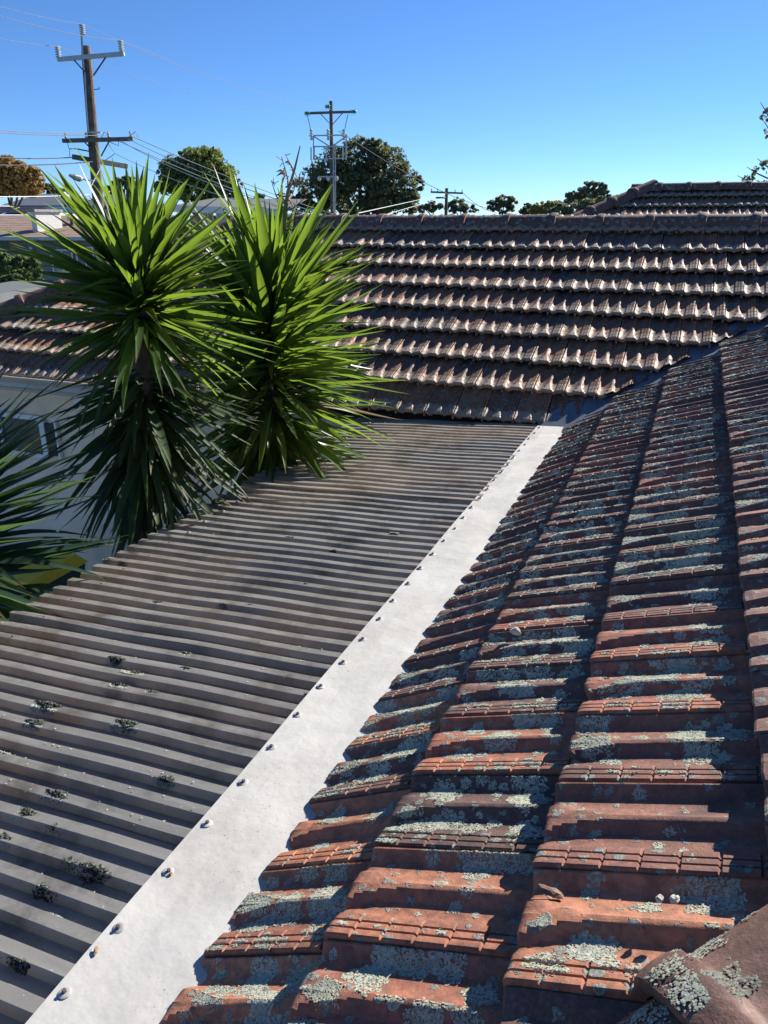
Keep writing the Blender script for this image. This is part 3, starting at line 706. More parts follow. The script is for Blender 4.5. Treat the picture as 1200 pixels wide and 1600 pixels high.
for (px, py, sz) in moss_px:
    p = patio_pt(px, py); rr = .024*sz; V, F = [], []
    n = int(620*sz+80); u = nrg.uniform(0, 1, n)**.6; an = nrg.uniform(0, 2*math.pi, n)
    wb2 = 1+.25*np.sin(an*3+px)+.12*np.sin(an*7); lx = rr*1.35*u*wb2*np.cos(an); ly = rr*.6*u*wb2*np.sin(an); hz = rr*.30*(1-u**2)+.0005
    yy = p.y+ly; fr_ = np.mod((ytop-yy), RP); hh = np.interp(fr_, [a for a, _ in prof1]+[RP], [b for _, b in prof1]+[0])
    pts = np.stack([p.x+lx, yy, np.array([patio_z(x_) for x_ in p.x+lx])-PR+hh+hz*nrg.uniform(.2, 1, n)], 1)
    nn = np.stack([lx/rr*.5, ly/rr*.5, np.ones(n)], 1); nn /= np.linalg.norm(nn, axis=1, keepdims=True)
    flakes(pts, nn, .0030, V, F, 1.2); nd = len(F)*len(F[0])
    n2 = int(n*.45); cx = p.x + rr*1.5*nrg.uniform(-1, 1, n2); cy = p.y - rr*(.45+.35*nrg.uniform(0, 1, n2)**2)     # pale crust along the foot of the clump
    hh = np.interp(np.mod(ytop-cy, RP), [a for a, _ in prof1]+[RP], [b for _, b in prof1]+[0])
    flakes(np.stack([cx, cy, np.array([patio_z(x_) for x_ in cx])-PR+hh+.002], 1), np.tile([[0, 0, 1.0]], (n2, 1)), .0028, V, F, 1.0)
    V = np.concatenate(V); V[:, :] -= np.array(ploc(patio))
    me = np_mesh('moss_clump', V, np.concatenate(F), M['moss']); me.materials.append(M['lichen'])
    me.polygons.foreach_set('material_index', (np.arange(len(me.polygons)) >= nd).astype(np.int32))
    o = bpy.data.objects.new('moss_clump', me); col.objects.link(o); o.parent = patio

n = 2600; gx = nrg.uniform(FX-PW+.02, FX-.03, n); gy = np.concatenate([nrg.uniform(.1, 4.9, n//2), nrg.uniform(.3, 2.4, n-n//2)])
keep = np.array([mnoise.noise(Vector((a*2.3, b*2.3, 4.0))) + .35*rng.random() > .12 for a, b in zip(gx, gy)]); gx, gy = gx[keep], gy[keep]
gh = np.interp(np.mod(ytop-gy, RP), [a for a, _ in prof1]+[RP], [b for _, b in prof1]+[0])
pts = np.stack([gx, gy, np.array([patio_z(a) for a in gx])-PR+gh+.004], 1); V, F = [], []
flakes(pts, np.tile([[0, 0, 1.0]], (len(pts), 1)), .0028, V, F, 1.0)
me = np_mesh('lichen_crumbs', np.concatenate(V)-np.array(ploc(patio)), np.concatenate(F), M['lichen']); o = bpy.data.objects.new('lichen_crumbs', me); col.objects.link(o); o.parent = patio; tag(o, kind='stuff')

# ------------------------------------------------------------------ yuccas: every leaf a part
def leaf_mesh(name, mat, droop, seed, wid=.052):
    r = random.Random(seed); n = 9; V, F = [], []
    for i in range(n+1):
        u = i/n; w = wid*(.55+.55*math.sin(min(1, u*1.9)*math.pi/2))*(1-max(0, (u-.35)/.65)**1.7)*.5
        if i == n: w = .0008
        x = u*(1-.06*droop*u); z = -droop*u*u*.45 + .016*math.sin(u*5+seed) - (.16*max(0, u-.55)**1.2 if seed % 4 == 3 else 0)
        y = (.03*math.sin(seed*2.3))*u*u + .012*math.sin(u*4+seed*2)
        k = .32*w
        V += [(x, y-w, z+k), (x, y, z-k*.6), (x, y+w, z+k)]
    for i in range(n):
        a = i*3; F += [(a, a+3, a+4, a+1), (a+1, a+4, a+5, a+2)]
    me = bpy.data.meshes.new(name); me.from_pydata(V, [], F); me.materials.append(mat)
    at = me.attributes.new('along', 'FLOAT', 'POINT'); at.data.foreach_set('value', [(k//3)/n for k in range(len(V))])
    for p in me.polygons: p.use_smooth = True
    return me
LEAF = {}
for key in ('yucca', 'yucca_dead', 'yucca_blue', 'yucca_old'):
    LEAF[key] = [leaf_mesh('leaf', M[key], d, i, .071 if key != 'yucca_blue' else .075) for i, d in enumerate((.04, .14, .24, .42, .1, .3, .02, .18))]
def leaf_at(root, kind, p, az, el, L, roll, vi=None):
    x = Vector((math.cos(az)*math.cos(el), math.sin(az)*math.cos(el), math.sin(el)))
    y = Vector((0, 0, 1)).cross(x)
    if y.length < .05: y = Vector((-math.sin(az), math.cos(az), 0))
    y.normalize(); z = x.cross(y)
    mw = Matrix(((x.x, y.x, z.x, 0), (x.y, y.y, z.y, 0), (x.z, y.z, z.z, 0), (0, 0, 0, 1))) @ Matrix.Rotation(roll, 4, 'X') @ Matrix.Diagonal((L, L*rng.uniform(.85, 1.1), L, 1))
    ms = LEAF[kind]; link(ms[vi if vi is not None else rng.randrange(len(ms))], 'leaf', root, Matrix.Translation(p) @ mw)
def head(root, a, b, n, el0, el1, L0, L1, kind='yucca', rad=.035, power=1.0, azf=None, dead=0.0):
    """a rosette along the stem from a (old, low leaves) to b (spear leaves at the tip)"""
    a, b = Vector(a), Vector(b); az = rng.random()*6
    for i in range(n):
        u = (i+.5)/n; az += 2.39996+rng.gauss(0, .35)
        p = a.lerp(b, u**.9); el = R(el0 + (el1-el0)*u**power + rng.gauss(0, 8.5))
        L = (L0+(L1-L0)*u)*rng.uniform(.74, 1.12)
        off = Vector((math.cos(az), math.sin(az), 0))*rad
        k = 'yucca_dead' if (u < .35 and rng.random() < dead) else kind
        leaf_at(root, k, p+off, az, min(el, R(87)), L, rng.gauss(0, .25), 3 if (u < .2 and rng.random() < .6) else None)
def inner_leaves(root, a, b, n, el0, el1, L0, L1, kind):
    a, b = Vector(a), Vector(b); V, F = [], []; tmpl = LEAF[kind]; off = 0
    for i in range(n):
        u = rng.random(); az = rng.random()*6.283; el = R(el0+(el1-el0)*u+rng.gauss(0, 14)); L = (L0+(L1-L0)*u)*rng.uniform(.5, 1.0)
        x = Vector((math.cos(az)*math.cos(el), math.sin(az)*math.cos(el), math.sin(el))); y = Vector((0, 0, 1)).cross(x).normalized(); z = x.cross(y)
        mw = Matrix.Translation(a.lerp(b, u)-ploc(root)) @ Matrix(((x.x, y.x, z.x, 0), (x.y, y.y, z.y, 0), (x.z, y.z, z.z, 0), (0, 0, 0, 1))) @ Matrix.Rotation(rng.gauss(0, .4), 4, 'X') @ Matrix.Diagonal((L, L, L, 1))
        me = tmpl[rng.randrange(8)]
        V += [tuple(mw @ v.co) for v in me.vertices]; F += [tuple(k+off for k in p.vertices) for p in me.polygons]; off += len(me.vertices)
    me = bpy.data.meshes.new('inner_leaves'); me.from_pydata(V, [], F); at = me.attributes.new('along', 'FLOAT', 'POINT'); at.data.foreach_set('value', [((k % 30)//3)/9 for k in range(len(V))]); me.materials.append(M[kind]); me.shade_smooth()
    o = bpy.data.objects.new('inner_leaves', me); col.objects.link(o); o.parent = root; tag(o, kind='stuff')
def stem_to(root, pts, r0, r1, name='trunk'):
    m = MB(); k = len(pts); fine = []; rad = []
    for i in range(k-1):
        for j in range(6):
            u = j/6; fine.append(Vector(pts[i]).lerp(Vector(pts[i+1]), u)); rad.append((r0+(r1-r0)*((i+u)/(k-1)))*(1+.10*math.sin(13*(i+u)))) 
    fine.append(Vector(pts[-1])); rad.append(r1); m.tube(fine, rad, 10); return m.build(name, M['bark'], root, smooth=True)

DB = 4.50
b0, b1 = P(428, 698, DB), P(424, 475, DB)
yb = thing('yucca', 'bright green spiky yucca overhanging the patio roof, with a dry flower stalk', 'yucca', (b0.x, b0.y, 0))
stem_to(yb, [(b0.x, b0.y, 0), (b0.x+.02, b0.y, 1.2), b0, b1], .085, .035)
head(yb, b0, b1, 258, -22, 62, .74, .80, power=1.25, dead=.04)
head(yb, b1, P(425, 436, DB), 40, 48, 85, .56, .40)
inner_leaves(yb, P(428, 690, DB), P(424, 440, DB), 420, -28, 55, .66, .72, 'yucca')
fs_ = MB(); c0, c1, c2 = P(447, 400, DB), P(450, 300, DB), P(469, 228, DB)
fs_.tube([c0, P(443, 350, DB), c1, P(461, 262, DB), c2], [.016, .014, .010, .006, .003], 7)
for (qx, qy, ex, ey) in ((450, 300, 440, 245), (452, 290, 478, 268), (446, 330, 478, 308), (447, 320, 424, 282), (446, 345, 432, 305), (458, 268, 445, 240), (445, 352, 470, 325), (450, 312, 463, 285)):
    p0, p1 = P(qx, qy, DB), P(ex, ey, DB+rng.uniform(-.1, .1)); mid = (p0+p1)/2 + Vector((rng.gauss(0, .012), rng.gauss(0, .012), -.02))
    fs_.tube([p0, mid, p1], [.005, .0035, .0018], 5)
    for j in range(7):
        w = rng.random(); s_ = p0.lerp(p1, w); e_ = s_+Vector((rng.gauss(0, .02), rng.gauss(0, .02), rng.gauss(.012, .015))); fs_.tube([s_, e_], [.0022, .0015], 4)
for j in range(26):
    w = rng.random(); s_ = P(446, 400-150*w, DB); a_ = rng.random()*6.28; e_ = s_+Vector((math.cos(a_)*.05, math.sin(a_)*.05, rng.gauss(-.02, .03))); fs_.tube([s_, (s_+e_)/2+Vector((0, 0, .012)), e_], [.004, .006, .001], 4)
fso = fs_.build('flower_stalk', M['stalk'], yb); fso['label'] = 'dry brown branching flower stalk'

DA = 3.62
a0, a1, a2 = P(228, 800, DA), P(226, 560, DA), P(215, 440, DA)
ya = thing('yucca', 'tall two-tiered yucca left of the bright one, dark drooping skirt at its foot', 'yucca', (a0.x, a0.y, 0))
stem_to(ya, [(a0.x, a0.y, 0), a0, a1, a2], .075, .032)
head(ya, P(221, 525, DA), a2, 130, -20, 62, .60, .62, power=1.1)
head(ya, a2, P(215, 420, DA), 34, 50, 86, .52, .42)
head(ya, P(230, 735, DA), P(226, 575, DA), 130, -50, -6, .60, .52, kind='yucca_old', power=1.0, dead=.14)
inner_leaves(ya, P(224, 520, DA), P(216, 420, DA), 220, -30, 60, .56, .62, 'yucca')
inner_leaves(ya, P(230, 745, DA), P(226, 590, DA), 260, -60, -8, .58, .5, 'yucca_old')
# a side branch behind carries a small head of its own
DC = 2.75
c0 = P(-115, 900, DC); c1 = P(-115, 770, DC)
yc = thing('yucca', 'blue-green yucca cut off by the left edge, beside the patio roof', 'yucca', (c0.x, c0.y, 0))
stem_to(yc, [(c0.x, c0.y, 0), c0, c1], .07, .035)
head(yc, P(-110, 985, DC), c1, 270, -22, 50, .74, .66, kind='yucca_blue', power=1.2)
for o_ in (yb, ya, yc): print(o_.name, o_.location[:])

# ------------------------------------------------------------------ wheelie bin by the wall
q = P(72, 890, 5.6); bxx, byy = -4.95, 4.35
wb_ = thing('wheelie_bin', 'wheelie bin with yellow lid half hidden behind the left yucca', 'bin', (bxx, byy, 0))
m = MB(); h = .95
m.add([(bxx-.22, byy-.25, .06), (bxx+.22, byy-.25, .06), (bxx+.22, byy+.22, .06), (bxx-.22, byy+.22, .06), (bxx-.28, byy-.32, h), (bxx+.28, byy-.32, h), (bxx+.28, byy+.32, h), (bxx-.28, byy+.32, h)], [(0,3,2,1),(4,5,6,7),(0,1,5,4),(1,2,6,5),(2,3,7,6),(3,0,4,7)]); m.build('body', M['bin'], wb_)
m = MB(); m.add([(bxx-.30, byy-.35, h+.004), (bxx+.30, byy-.35, h+.004), (bxx+.30, byy+.34, h+.004), (bxx-.30, byy+.34, h+.004), (bxx-.25, byy-.28, h+.07), (bxx+.25, byy-.28, h+.07), (bxx+.25, byy+.26, h+.10), (bxx-.25, byy+.26, h+.10)], [(0,3,2,1),(4,5,6,7),(0,1,5,4),(1,2,6,5),(2,3,7,6),(3,0,4,7)]); m.build('lid', M['yellow'], wb_)
for sx in (-.24, .24):
    m = MB(); m.tube([(bxx+sx-.03, byy+.26, .1), (bxx+sx+.03, byy+.26, .1)], .1, 14); m.build('wheel', M['dark'], wb_)

# ------------------------------------------------------------------ debris lying on the roof
def chip(name, label, cat, p, sc, mat, seed):
    r = random.Random(seed); bm = bmesh.new(); bmesh.ops.create_icosphere(bm, subdivisions=2, radius=1)
    for v in bm.verts:
        k = 1+r.uniform(-.22, .22); v.co = Vector((v.co.x*sc[0]*k, v.co.y*sc[1]*k, v.co.z*sc[2]*k))
    me = bpy.data.meshes.new(name); bm.to_mesh(me); bm.free(); me.materials.append(mat)
    o = bpy.data.objects.new(name, me); col.objects.link(o); o.location = p; o.rotation_euler = (r.uniform(-.2, .2), r.uniform(-.3, .3), r.random()*6)
    tag(o, label, cat); return o
def on_near_slope(px, py, lift=0.0):
    n = Vector((-math.sin(PIT), 0, math.cos(PIT))); d = Vector(_fw + _rt*(px-600)/FPX + _up*(800-py)/FPX)
    p0 = Vector((-.4295, 0, -1.094)) - n*.014; t = p0.dot(n)/d.dot(n); r = d*t; return Vector((r.x, r.y, r.z+CZ)) + n*lift
chip('tile_chip', 'dark broken tile chip lying near the hip cap at lower right', 'tile chip', on_near_slope(862, 1396, .004), (.018, .008, .0055), M['cap'], 3)
chip('pebble', 'left of two small pale pebbles on an orange tile', 'pebble', on_near_slope(1031, 1406, .002), (.006, .005, .005), M['mortar'], 4)
chip('pebble', 'right of two small pale pebbles on an orange tile', 'pebble', on_near_slope(1055, 1407, .002), (.007, .006, .005), M['mortar'], 5)
chip('tile_chip', 'pale orange mortar lump on a lichened tile in the middle of the slope', 'tile chip', on_near_slope(808, 992, .012), (.016, .012, .010), M['mortar'], 6)
def on_flash(px, py):
    d = _fw + _rt*(px-600)/FPX + _up*(800-py)/FPX; z = FZ+.016-CZ; t = z/d[2]; return Vector((d[0]*t, d[1]*t, z+CZ))
chip('tile_crumb', 'tiny orange crumb on the white flashing', 'crumb', on_flash(267, 1365), (.005, .004, .003), M['tile'], 7)
chip('dry_leaf', 'tiny brown dry leaf on the white flashing near the bottom', 'leaf', on_flash(150, 1485), (.009, .004, .0018), M['stalk'], 8)

# ------------------------------------------------------------------ power poles
def insulator(p, mat, h=.38, r=.075, axis=(0, 0, 1), rings=5):
    m = MB(); pr = [(0, r*.45)]
    for i in range(rings):
        z = h*(i+.15)/rings; pr += [(z, r*.5), (z+h*.06, r), (z+h*.11, r*.95), (z+h*.14, r*.5)]
    pr.append((h, r*.35)); m.lathe(p, pr, 12, axis); return m
D1 = 25.0
pt, pl_ = P(134, 72, D1), P(152, 300, D1)
kz = (pl_-pt)/(pl_.z-pt.z); pbse = pt + kz*(0-pt.z)
pole1 = thing('power_pole', 'near brown timber power pole with two crossarms and a street light', 'power pole', pbse)
m = MB(); m.tube([pbse, pbse.lerp(pt, .5), pbse.lerp(pt, .97), pt], [.19, .165, .14, .12], 14); m.build('pole', M['pole'], pole1, smooth=False)
def on(px, py, dd=0.0, D=D1): return P(px, py, D+dd)
m = MB(); m.beam(on(90, 93, -.2), on(194, 84, -.2), .10, .11); m.build('crossarm', M['galv'], pole1)
m = MB(); m.beam(on(127, 52, -.16), on(131, 110, -.18), .10, .05); m.build('top_bracket', M['galv'], pole1)
for px, y0_, y1_ in ((92, 91, 72), (190, 83, 63), (129.5, 55, 38)):
    a_, b_ = on(px, y0_, -.2), on(px, y1_, -.2); insulator(a_, M['porcelain'], (b_-a_).length, .085).build('insulator', M['porcelain'], pole1)
for e in ((114, 92, 132, 112), (167, 87, 146, 118)):
    m = MB(); m.beam(on(e[0], e[1], -.2), on(e[2], e[3], -.2), .04, .03); m.build('brace', M['dark'], pole1)
m = MB(); m.beam(on(98, 220, -.22), on(208, 217, -.22), .11, .11); m.build('crossarm', M['arm'], pole1)
for px, py in ((103, 216), (135, 216), (170, 215), (204, 214)):
    insulator(on(px, py, -.22), M['porcelain'], .16, .05, rings=2).build('insulator', M['porcelain'], pole1)
for e in ((132, 222, 142, 232), (171, 220, 158, 244)):
    m = MB(); m.beam(on(e[0], e[1], -.22), on(e[2], e[3], -.22), .04, .03); m.build('brace', M['dark'], pole1)
m = MB(); m.beam(on(114, 245, -.45), on(198, 260, .9), .12, .13); m.build('crossarm', M['arm'], pole1)['label'] = 'lower pale timber crossarm set at an angle'
m = MB(); m.tube([on(132.5, 100, -.1), on(134, 150, -.2), on(138, 205, -.2)], .022, 6); m.build('earth_conduit', M['porcelain'], pole1)
m = MB(); m.box((-.2, -.02, -.02), (.2, .02, .02), lambda v: on(147, 207, -.22)+LF((v[0], v[1], 0))+Vector((0, 0, v[2]))); m.build('steel_band', M['porcelain'], pole1)
m = MB(); m.tube([on(153, 283, -.1), on(134, 281, -.4), on(128, 279, -.5)], .025, 6); m.build('lamp_arm', M['galv'], pole1)
m = MB(); a_, b_ = on(128, 280, -.5), on(108, 274, -.8); m.tube([a_, a_.lerp(b_, .2), a_.lerp(b_, .6), b_], [.05, .10, .085, .03], 10); m.build('lamp_head', M['galv'], pole1)
for e in (((103, 214), (108, 233), (120, 232), (140, 236)), ((170, 213), (163, 206), (158, 216)), ((204, 212), (212, 205), (216, 214)), ((172, 222), (185, 228), (186, 214)), ((109, 245), (109, 232), (118, 233), (140, 237)), ((170, 226), (180, 240), (165, 250))):
    m = MB(); m.tube([on(x, y, -.3) for x, y in e], .010, 5); m.build('jumper_cable', M['wire_dark'], pole1)
m = MB(); m.tube([on(157, 262, 0), on(142, 292, -1.5)], .012, 5); m.build('stay_wire', M['galv'], pole1)
m = MB(); m.tube([on(147, 140, -.1), on(155, 139, -.3), on(155, 136, -.3)], .012, 5); m.build('step_bolt', M['dark'], pole1)

D2 = 64.0
pt2, pl2 = P(517, 158, D2), P(519.5, 320, D2); kz = (pl2-pt2)/(pl2.z-pt2.z); pb2 = pt2+kz*(0-pt2.z)
pole2 = thing('power_pole', 'middle power pole with green glass insulators and fuse switch frame before the dark tree', 'power pole', pb2)
def o2(px, py, dd=0.0): return P(px, py, D2+dd)
m = MB(); m.tube([pb2, pt2], [.17, .13], 12); m.build('pole', M['pole'], pole2)
m = MB(); m.beam(o2(480, 177, -.25), o2(553, 174.5, -.25), .14, .17); m.build('crossarm', M['arm'], pole2)
for px, py in ((480, 177), (553, 174.5), (512, 166.5)):
    a_ = o2(px-4, py, -.3); b_ = o2(px+4, py, -.3); insulator(a_, M['greenglass'], (b_-a_).length, .20, (b_-a_), 4).build('insulator', M['greenglass'], pole2)
for e in ((501, 178, 514, 192), (535, 177, 520, 194)):
    m = MB(); m.beam(o2(e[0], e[1], -.25), o2(e[2], e[3], -.2), .06, .05); m.build('brace', M['dark'], pole2)
gm = MB()
for a_, b_ in (((483, 212), (542, 211)), ((489, 229), (541, 229)), ((489, 249), (541, 247)), ((490, 212), (490, 249)), ((541, 211), (541, 249)), ((498, 276), (527, 276)), ((490, 213), (514, 228)), ((541, 213), (520, 228))):
    gm.beam(o2(*a_, -.3), o2(*b_, -.3), .09, .09)
gm.build('switch_frame', M['galv'], pole2)
for px in (486, 512, 536):
    insulator(o2(px+1, 219, -.4), M['porcelain'], .75, .15, rings=4).build('insulator', M['porcelain'], pole2)
for x0 in (486, 491, 510, 536, 541):
    m = MB(); m.tube([o2(x0, 230, -.4), o2(x0, 250, -.4)], .06, 6); m.build('fuse_tube', M['porcelain'], pole2)
for px in (499, 513, 526):
    m = MB(); m.lathe(o2(px, 283, -.3), [(0, .05), (.1, .14), (.28, .14), (.36, .05)], 10); m.build('arrester', M['porcelain'], pole2)
for px in (524, 521):
    m = MB(); m.tube([o2(px, 225, -.22), o2(px, 330, -.22)], .045, 6); m.build('riser_pipe', M['galv'], pole2)
for e in (((480, 180), (484, 195), (486, 212)), ((544, 178), (540, 195), (538, 208)), ((486, 230), (487, 255), (493, 275), (492, 285)), ((490, 289), (500, 295), (508, 297))):
    m = MB(); m.tube([o2(x, y, -.4) for x, y in e], .025, 5); m.build('jumper_cable', M['wire_dark'], pole2)

D3 = 88.0
pt3, pl3 = P(698, 294, D3), P(697, 328, D3); pb3 = Vector((pl3.x, pl3.y, 0))
pole3 = thing('power_pole', 'distant small power pole rising just above the ridge caps', 'power pole', pb3)
m = MB(); m.tube([pb3, Vector((pl3.x, pl3.y, pt3.z))], [.2, .17], 10); m.build('pole', M['pole'], pole3)
for e in ((673, 300, 723, 302), (681, 309, 696, 309)):
    m = MB(); m.beam(P(e[0], e[1], D3-.3), P(e[2], e[3], D3-.3), .14, .18); m.build('crossarm', M['arm'], pole3)
for px, py in ((674, 299), (684, 299.5), (711, 300.5), (722, 301)):
    insulator(P(px, py, D3-.3), M['porcelain'], .3, .09, rings=2).build('insulator', M['porcelain'], pole3)

def wire(label, a, b, sag, rad, mat='wire'):
    a, b = Vector(a), Vector(b); pts = []
    for i in range(25):
        u = i/24; pts.append(a.lerp(b, u) - Vector((0, 0, sag*4*u*(1-u))))
    m = MB(); m.tube(pts, rad, 6); o = m.build('power_line', M[mat])
    return tag(o, label, 'power line', 'overhead power lines')
wire('high voltage line from the near pole\'s top insulator to the middle pole', on(129.5, 38, -.2), o2(512, 165, -.3), .5, .0055)
wire('high voltage line from the near pole\'s right insulator to the middle pole', on(190, 63, -.2), o2(549, 173, -.3), .45, .0055)
wire('high voltage line from the near pole\'s left insulator to the middle pole', on(92, 73, -.2), o2(477, 177, -.3), .5, .0055)
wire('highest line running from the near pole\'s top out of the picture', on(129.5, 38, -.2), P(-60, -8, 20), .06, .0055)
wire('line from the near pole\'s right insulator crossing behind the pole top to the left', on(190, 63, -.2), P(-60, 5, 19), .12, .006)
wire('faint line from the near pole\'s left insulator out of the picture', on(92, 73, -.2), P(-60, 46, 20), .05, .005)
wire('upper of two pale low lines left of the near pole', on(135, 209, -.2), P(-60, 199, 19), .03, .009)
wire('lower of two pale low lines left of the near pole', on(170, 211, -.2), P(-60, 203, 19), .05, .009)
wire('dark cable left of the near pole, level with the autumn tree top', on(112, 246, -.4), P(-60, 242, 19), .05, .013, 'wire_dark')
wire('lowest dark cable left of the near pole, crossing the autumn tree', on(150, 252, .0), P(-60, 256, 19), .06, .013, 'wire_dark')
wire('top service line running right from the near pole over the round tree', on(204, 212, -.2), P(640, 365, 40), .3, .012)
wire('second service line running right from the near pole over the round tree', on(170, 213, -.2), P(640, 366, 40), .5, .012)
wire('thick white service cable sloping down past the round tree', on(198, 216, -.2), P(560, 352, 12), .12, .008, 'wire_white')
wire('lower thick white service cable sloping down past the round tree', on(185, 218, -.2), P(545, 355, 12), .18, .008, 'wire_white')
wire('third white service cable under the others by the round tree', on(180, 240, -.1), P(540, 356, 12), .16, .007, 'wire_white')
wire('dark line falling right from the middle pole over the dark tree', o2(530, 205, -.3), P(760, 325, 95), .6, .03, 'wire_dark')
wire('white cable rising from the ridge towards the small far pole', P(560, 333, 20), P(697, 303, D3), .0, .010, 'wire_white')
wire('lower white cable rising from the ridge towards the small far pole', P(610, 333, 30), P(697, 308, D3), .0, .011, 'wire_white')
wire('line from the small far pole falling to the right', P(722, 300, D3), P(775, 332, 110), .4, .03, 'wire_dark')
wire('white cable crossing low at the left, before the charcoal roofs', P(-40, 307.5, 16), on(140, 304, -1), .02, .010, 'wire_white')

# ------------------------------------------------------------------ trees
def tree(name, label, D, base_px, lobes, mat, leaf, n_leaf, group=None, trunk=.2, depth=.7, clump=.42, cat='tree', gaps=.0):
    """lobes: (px, py, rx_px, ry_px) of the crown's masses at depth D; each carries clumps of small leaf faces"""
    c0 = P(base_px, 330, D); base = Vector((c0.x, c0.y, 0))
    t = thing(name, label, cat, base, group)
    V = []; sc = (P(700, 300, D)-P(600, 300, D)).length/100.0
    big = list(lobes)
    for (px, py, rx, ry) in big:
        for _ in range(5):
            a_ = nrg.uniform(0, 6.283); k_ = nrg.uniform(.22, .42); lobes = lobes + [(px+rx*.88*math.cos(a_), py-ry*.85*math.sin(a_), rx*k_, ry*k_)]
    area = sum(l[2]*l[3] for l in lobes); cents = []
    for (px, py, rx, ry) in lobes:
        rx_m, ry_m = rx*sc, ry*sc; rd = (rx_m+ry_m)/2*depth
        c = P(px, py, D) + LF((0, nrg.normal(0, rd*.5), 0)); cents.append((c, rx_m, ry_m))
        n_l = int(n_leaf*rx*ry/area); n_c = max(6, int(n_l/45))
        d = nrg.normal(size=(n_c, 3)); d /= np.linalg.norm(d, axis=1, keepdims=True); rr_ = nrg.uniform(.45, 1.0, (n_c, 1))**.6
        loc = d*rr_*np.array([rx_m, rd, ry_m])
        cw = np.stack([loc[:, 0]*_rt[0]+loc[:, 1]*_hd[0], loc[:, 0]*_rt[1]+loc[:, 1]*_hd[1], loc[:, 2]], 1) + np.array(c)
        cr = min(rx_m, ry_m)*clump*nrg.uniform(.6, 1.3, n_c)
        w = cr**2; w /= w.sum()
        pick = nrg.choice(n_c, n_l, p=w)
        dd = nrg.normal(size=(n_l, 3)); dd /= np.linalg.norm(dd, axis=1, keepdims=True)
        V.append(cw[pick] + dd*(cr[pick]*nrg.uniform(.3, 1, n_l)**.5)[:, None]*np.array([1, 1, .7]))
    pts = np.concatenate(V); N = len(pts)
    a = nrg.normal(size=(N, 3)); a /= np.linalg.norm(a, axis=1, keepdims=True); b = nrg.normal(size=(N, 3)); b -= (a*b).sum(1, keepdims=True)*a; b /= np.linalg.norm(b, axis=1, keepdims=True)
    s_ = leaf*nrg.uniform(.6, 1.4, (N, 1)); a *= s_; b *= s_*.55
    q_ = np.stack([pts-a, pts+b, pts+a, pts-b], 1).reshape(-1, 3) - np.array(base)
    me = np_mesh('crown', q_, np.arange(N*4).reshape(-1, 4), M[mat]); o = bpy.data.objects.new('crown', me); col.objects.link(o); o.parent = t
    m = MB(); top = max(cents, key=lambda c: c[0].z)[0]
    low = min(c[0].z-c[2] for c in cents); fork = Vector((base.x, base.y, max(1.0, low*.8)))
    m.tube([base, (base+fork)/2+Vector((.1, 0, 0)), fork], [trunk*1.3, trunk, trunk*.85], 9)
    for c, rx_m, ry_m in cents[:len(big)]:
        m.tube([fork, fork.lerp(c, .5)+Vector((0, 0, .2)), c, c+(c-fork)*.12], [trunk*.6, trunk*.42, trunk*.22, trunk*.08], 6)
    m.build('trunk', M['bark'], t); return t
tree('cypress_tree', 'large dark spreading cypress behind the middle power pole', 84, 565, [(490, 300, 38, 30), (525, 275, 42, 38), (560, 250, 42, 30), (585, 238, 26, 18), (600, 268, 40, 36), (628, 290, 30, 32), (560, 300, 60, 36), (640, 312, 18, 22), (470, 318, 20, 18), (610, 310, 40, 26)], 'crown_dark', .15, 46000, trunk=.5, clump=.27)
tree('round_tree', 'rounded mid-green tree behind the spiky plants and cables', 62, 310, [(310, 262, 36, 30), (335, 272, 32, 32), (285, 275, 34, 32), (310, 290, 56, 26), (262, 285, 20, 20), (350, 295, 20, 22), (318, 245, 24, 16)], 'crown_green', .12, 30000, trunk=.35, clump=.27)
tree('autumn_tree', 'golden brown autumn tree at the far left', 44, 18, [(20, 268, 30, 20), (40, 278, 24, 22), (0, 275, 26, 26), (20, 288, 40, 20), (52, 290, 14, 16)], 'crown_gold', .09, 20000, trunk=.12, clump=.28)
tree('gum_tree', 'small round-topped gum tree standing alone above the ridge', 105, 785, [(788, 314, 17, 8), (775, 320, 13, 9), (800, 318, 9, 7), (784, 326, 18, 7)], 'crown_gum', .17, 4000, 'gum trees beyond the ridge', .18, clump=.4)
tree('gum_tree', 'dark gum tree with open crown, tallest of the clump left of the back roof', 100, 920, [(905, 304, 17, 10), (930, 294, 18, 10), (893, 313, 14, 10), (918, 312, 28, 12), (940, 305, 12, 10)], 'crown_gum', .17, 8000, 'gum trees beyond the ridge', .25, clump=.38)
tree('yellowing_tree', 'small yellowing tree left of the tallest gum clump', 96, 855, [(852, 324, 16, 9), (865, 322, 12, 9), (840, 329, 12, 7)], 'crown_yellow', .17, 3500, trunk=.15)
tree('gum_tree', 'low grey-green gum mass directly left of the back hip', 90, 930, [(900, 326, 30, 12), (935, 324, 30, 14), (962, 320, 22, 13), (880, 330, 22, 8)], 'crown_gum', .17, 8000, 'gum trees beyond the ridge', .2)
tree('gum_tree', 'low dark gum left of the yellowing tree', 110, 828, [(832, 326, 12, 8), (822, 330, 10, 6)], 'crown_dark', .18, 2200, 'gum trees beyond the ridge', .15)
tree('gum_tree', 'low tree left of the small far pole', 112, 678, [(676, 322, 14, 8), (664, 327, 12, 6)], 'crown_gum', .18, 2500, 'gum trees beyond the ridge', .15)
tree('gum_tree', 'low tree right of the small far pole', 112, 722, [(718, 320, 15, 9), (735, 327, 14, 6), (706, 326, 10, 6)], 'crown_gum', .18, 3000, 'gum trees beyond the ridge', .15)
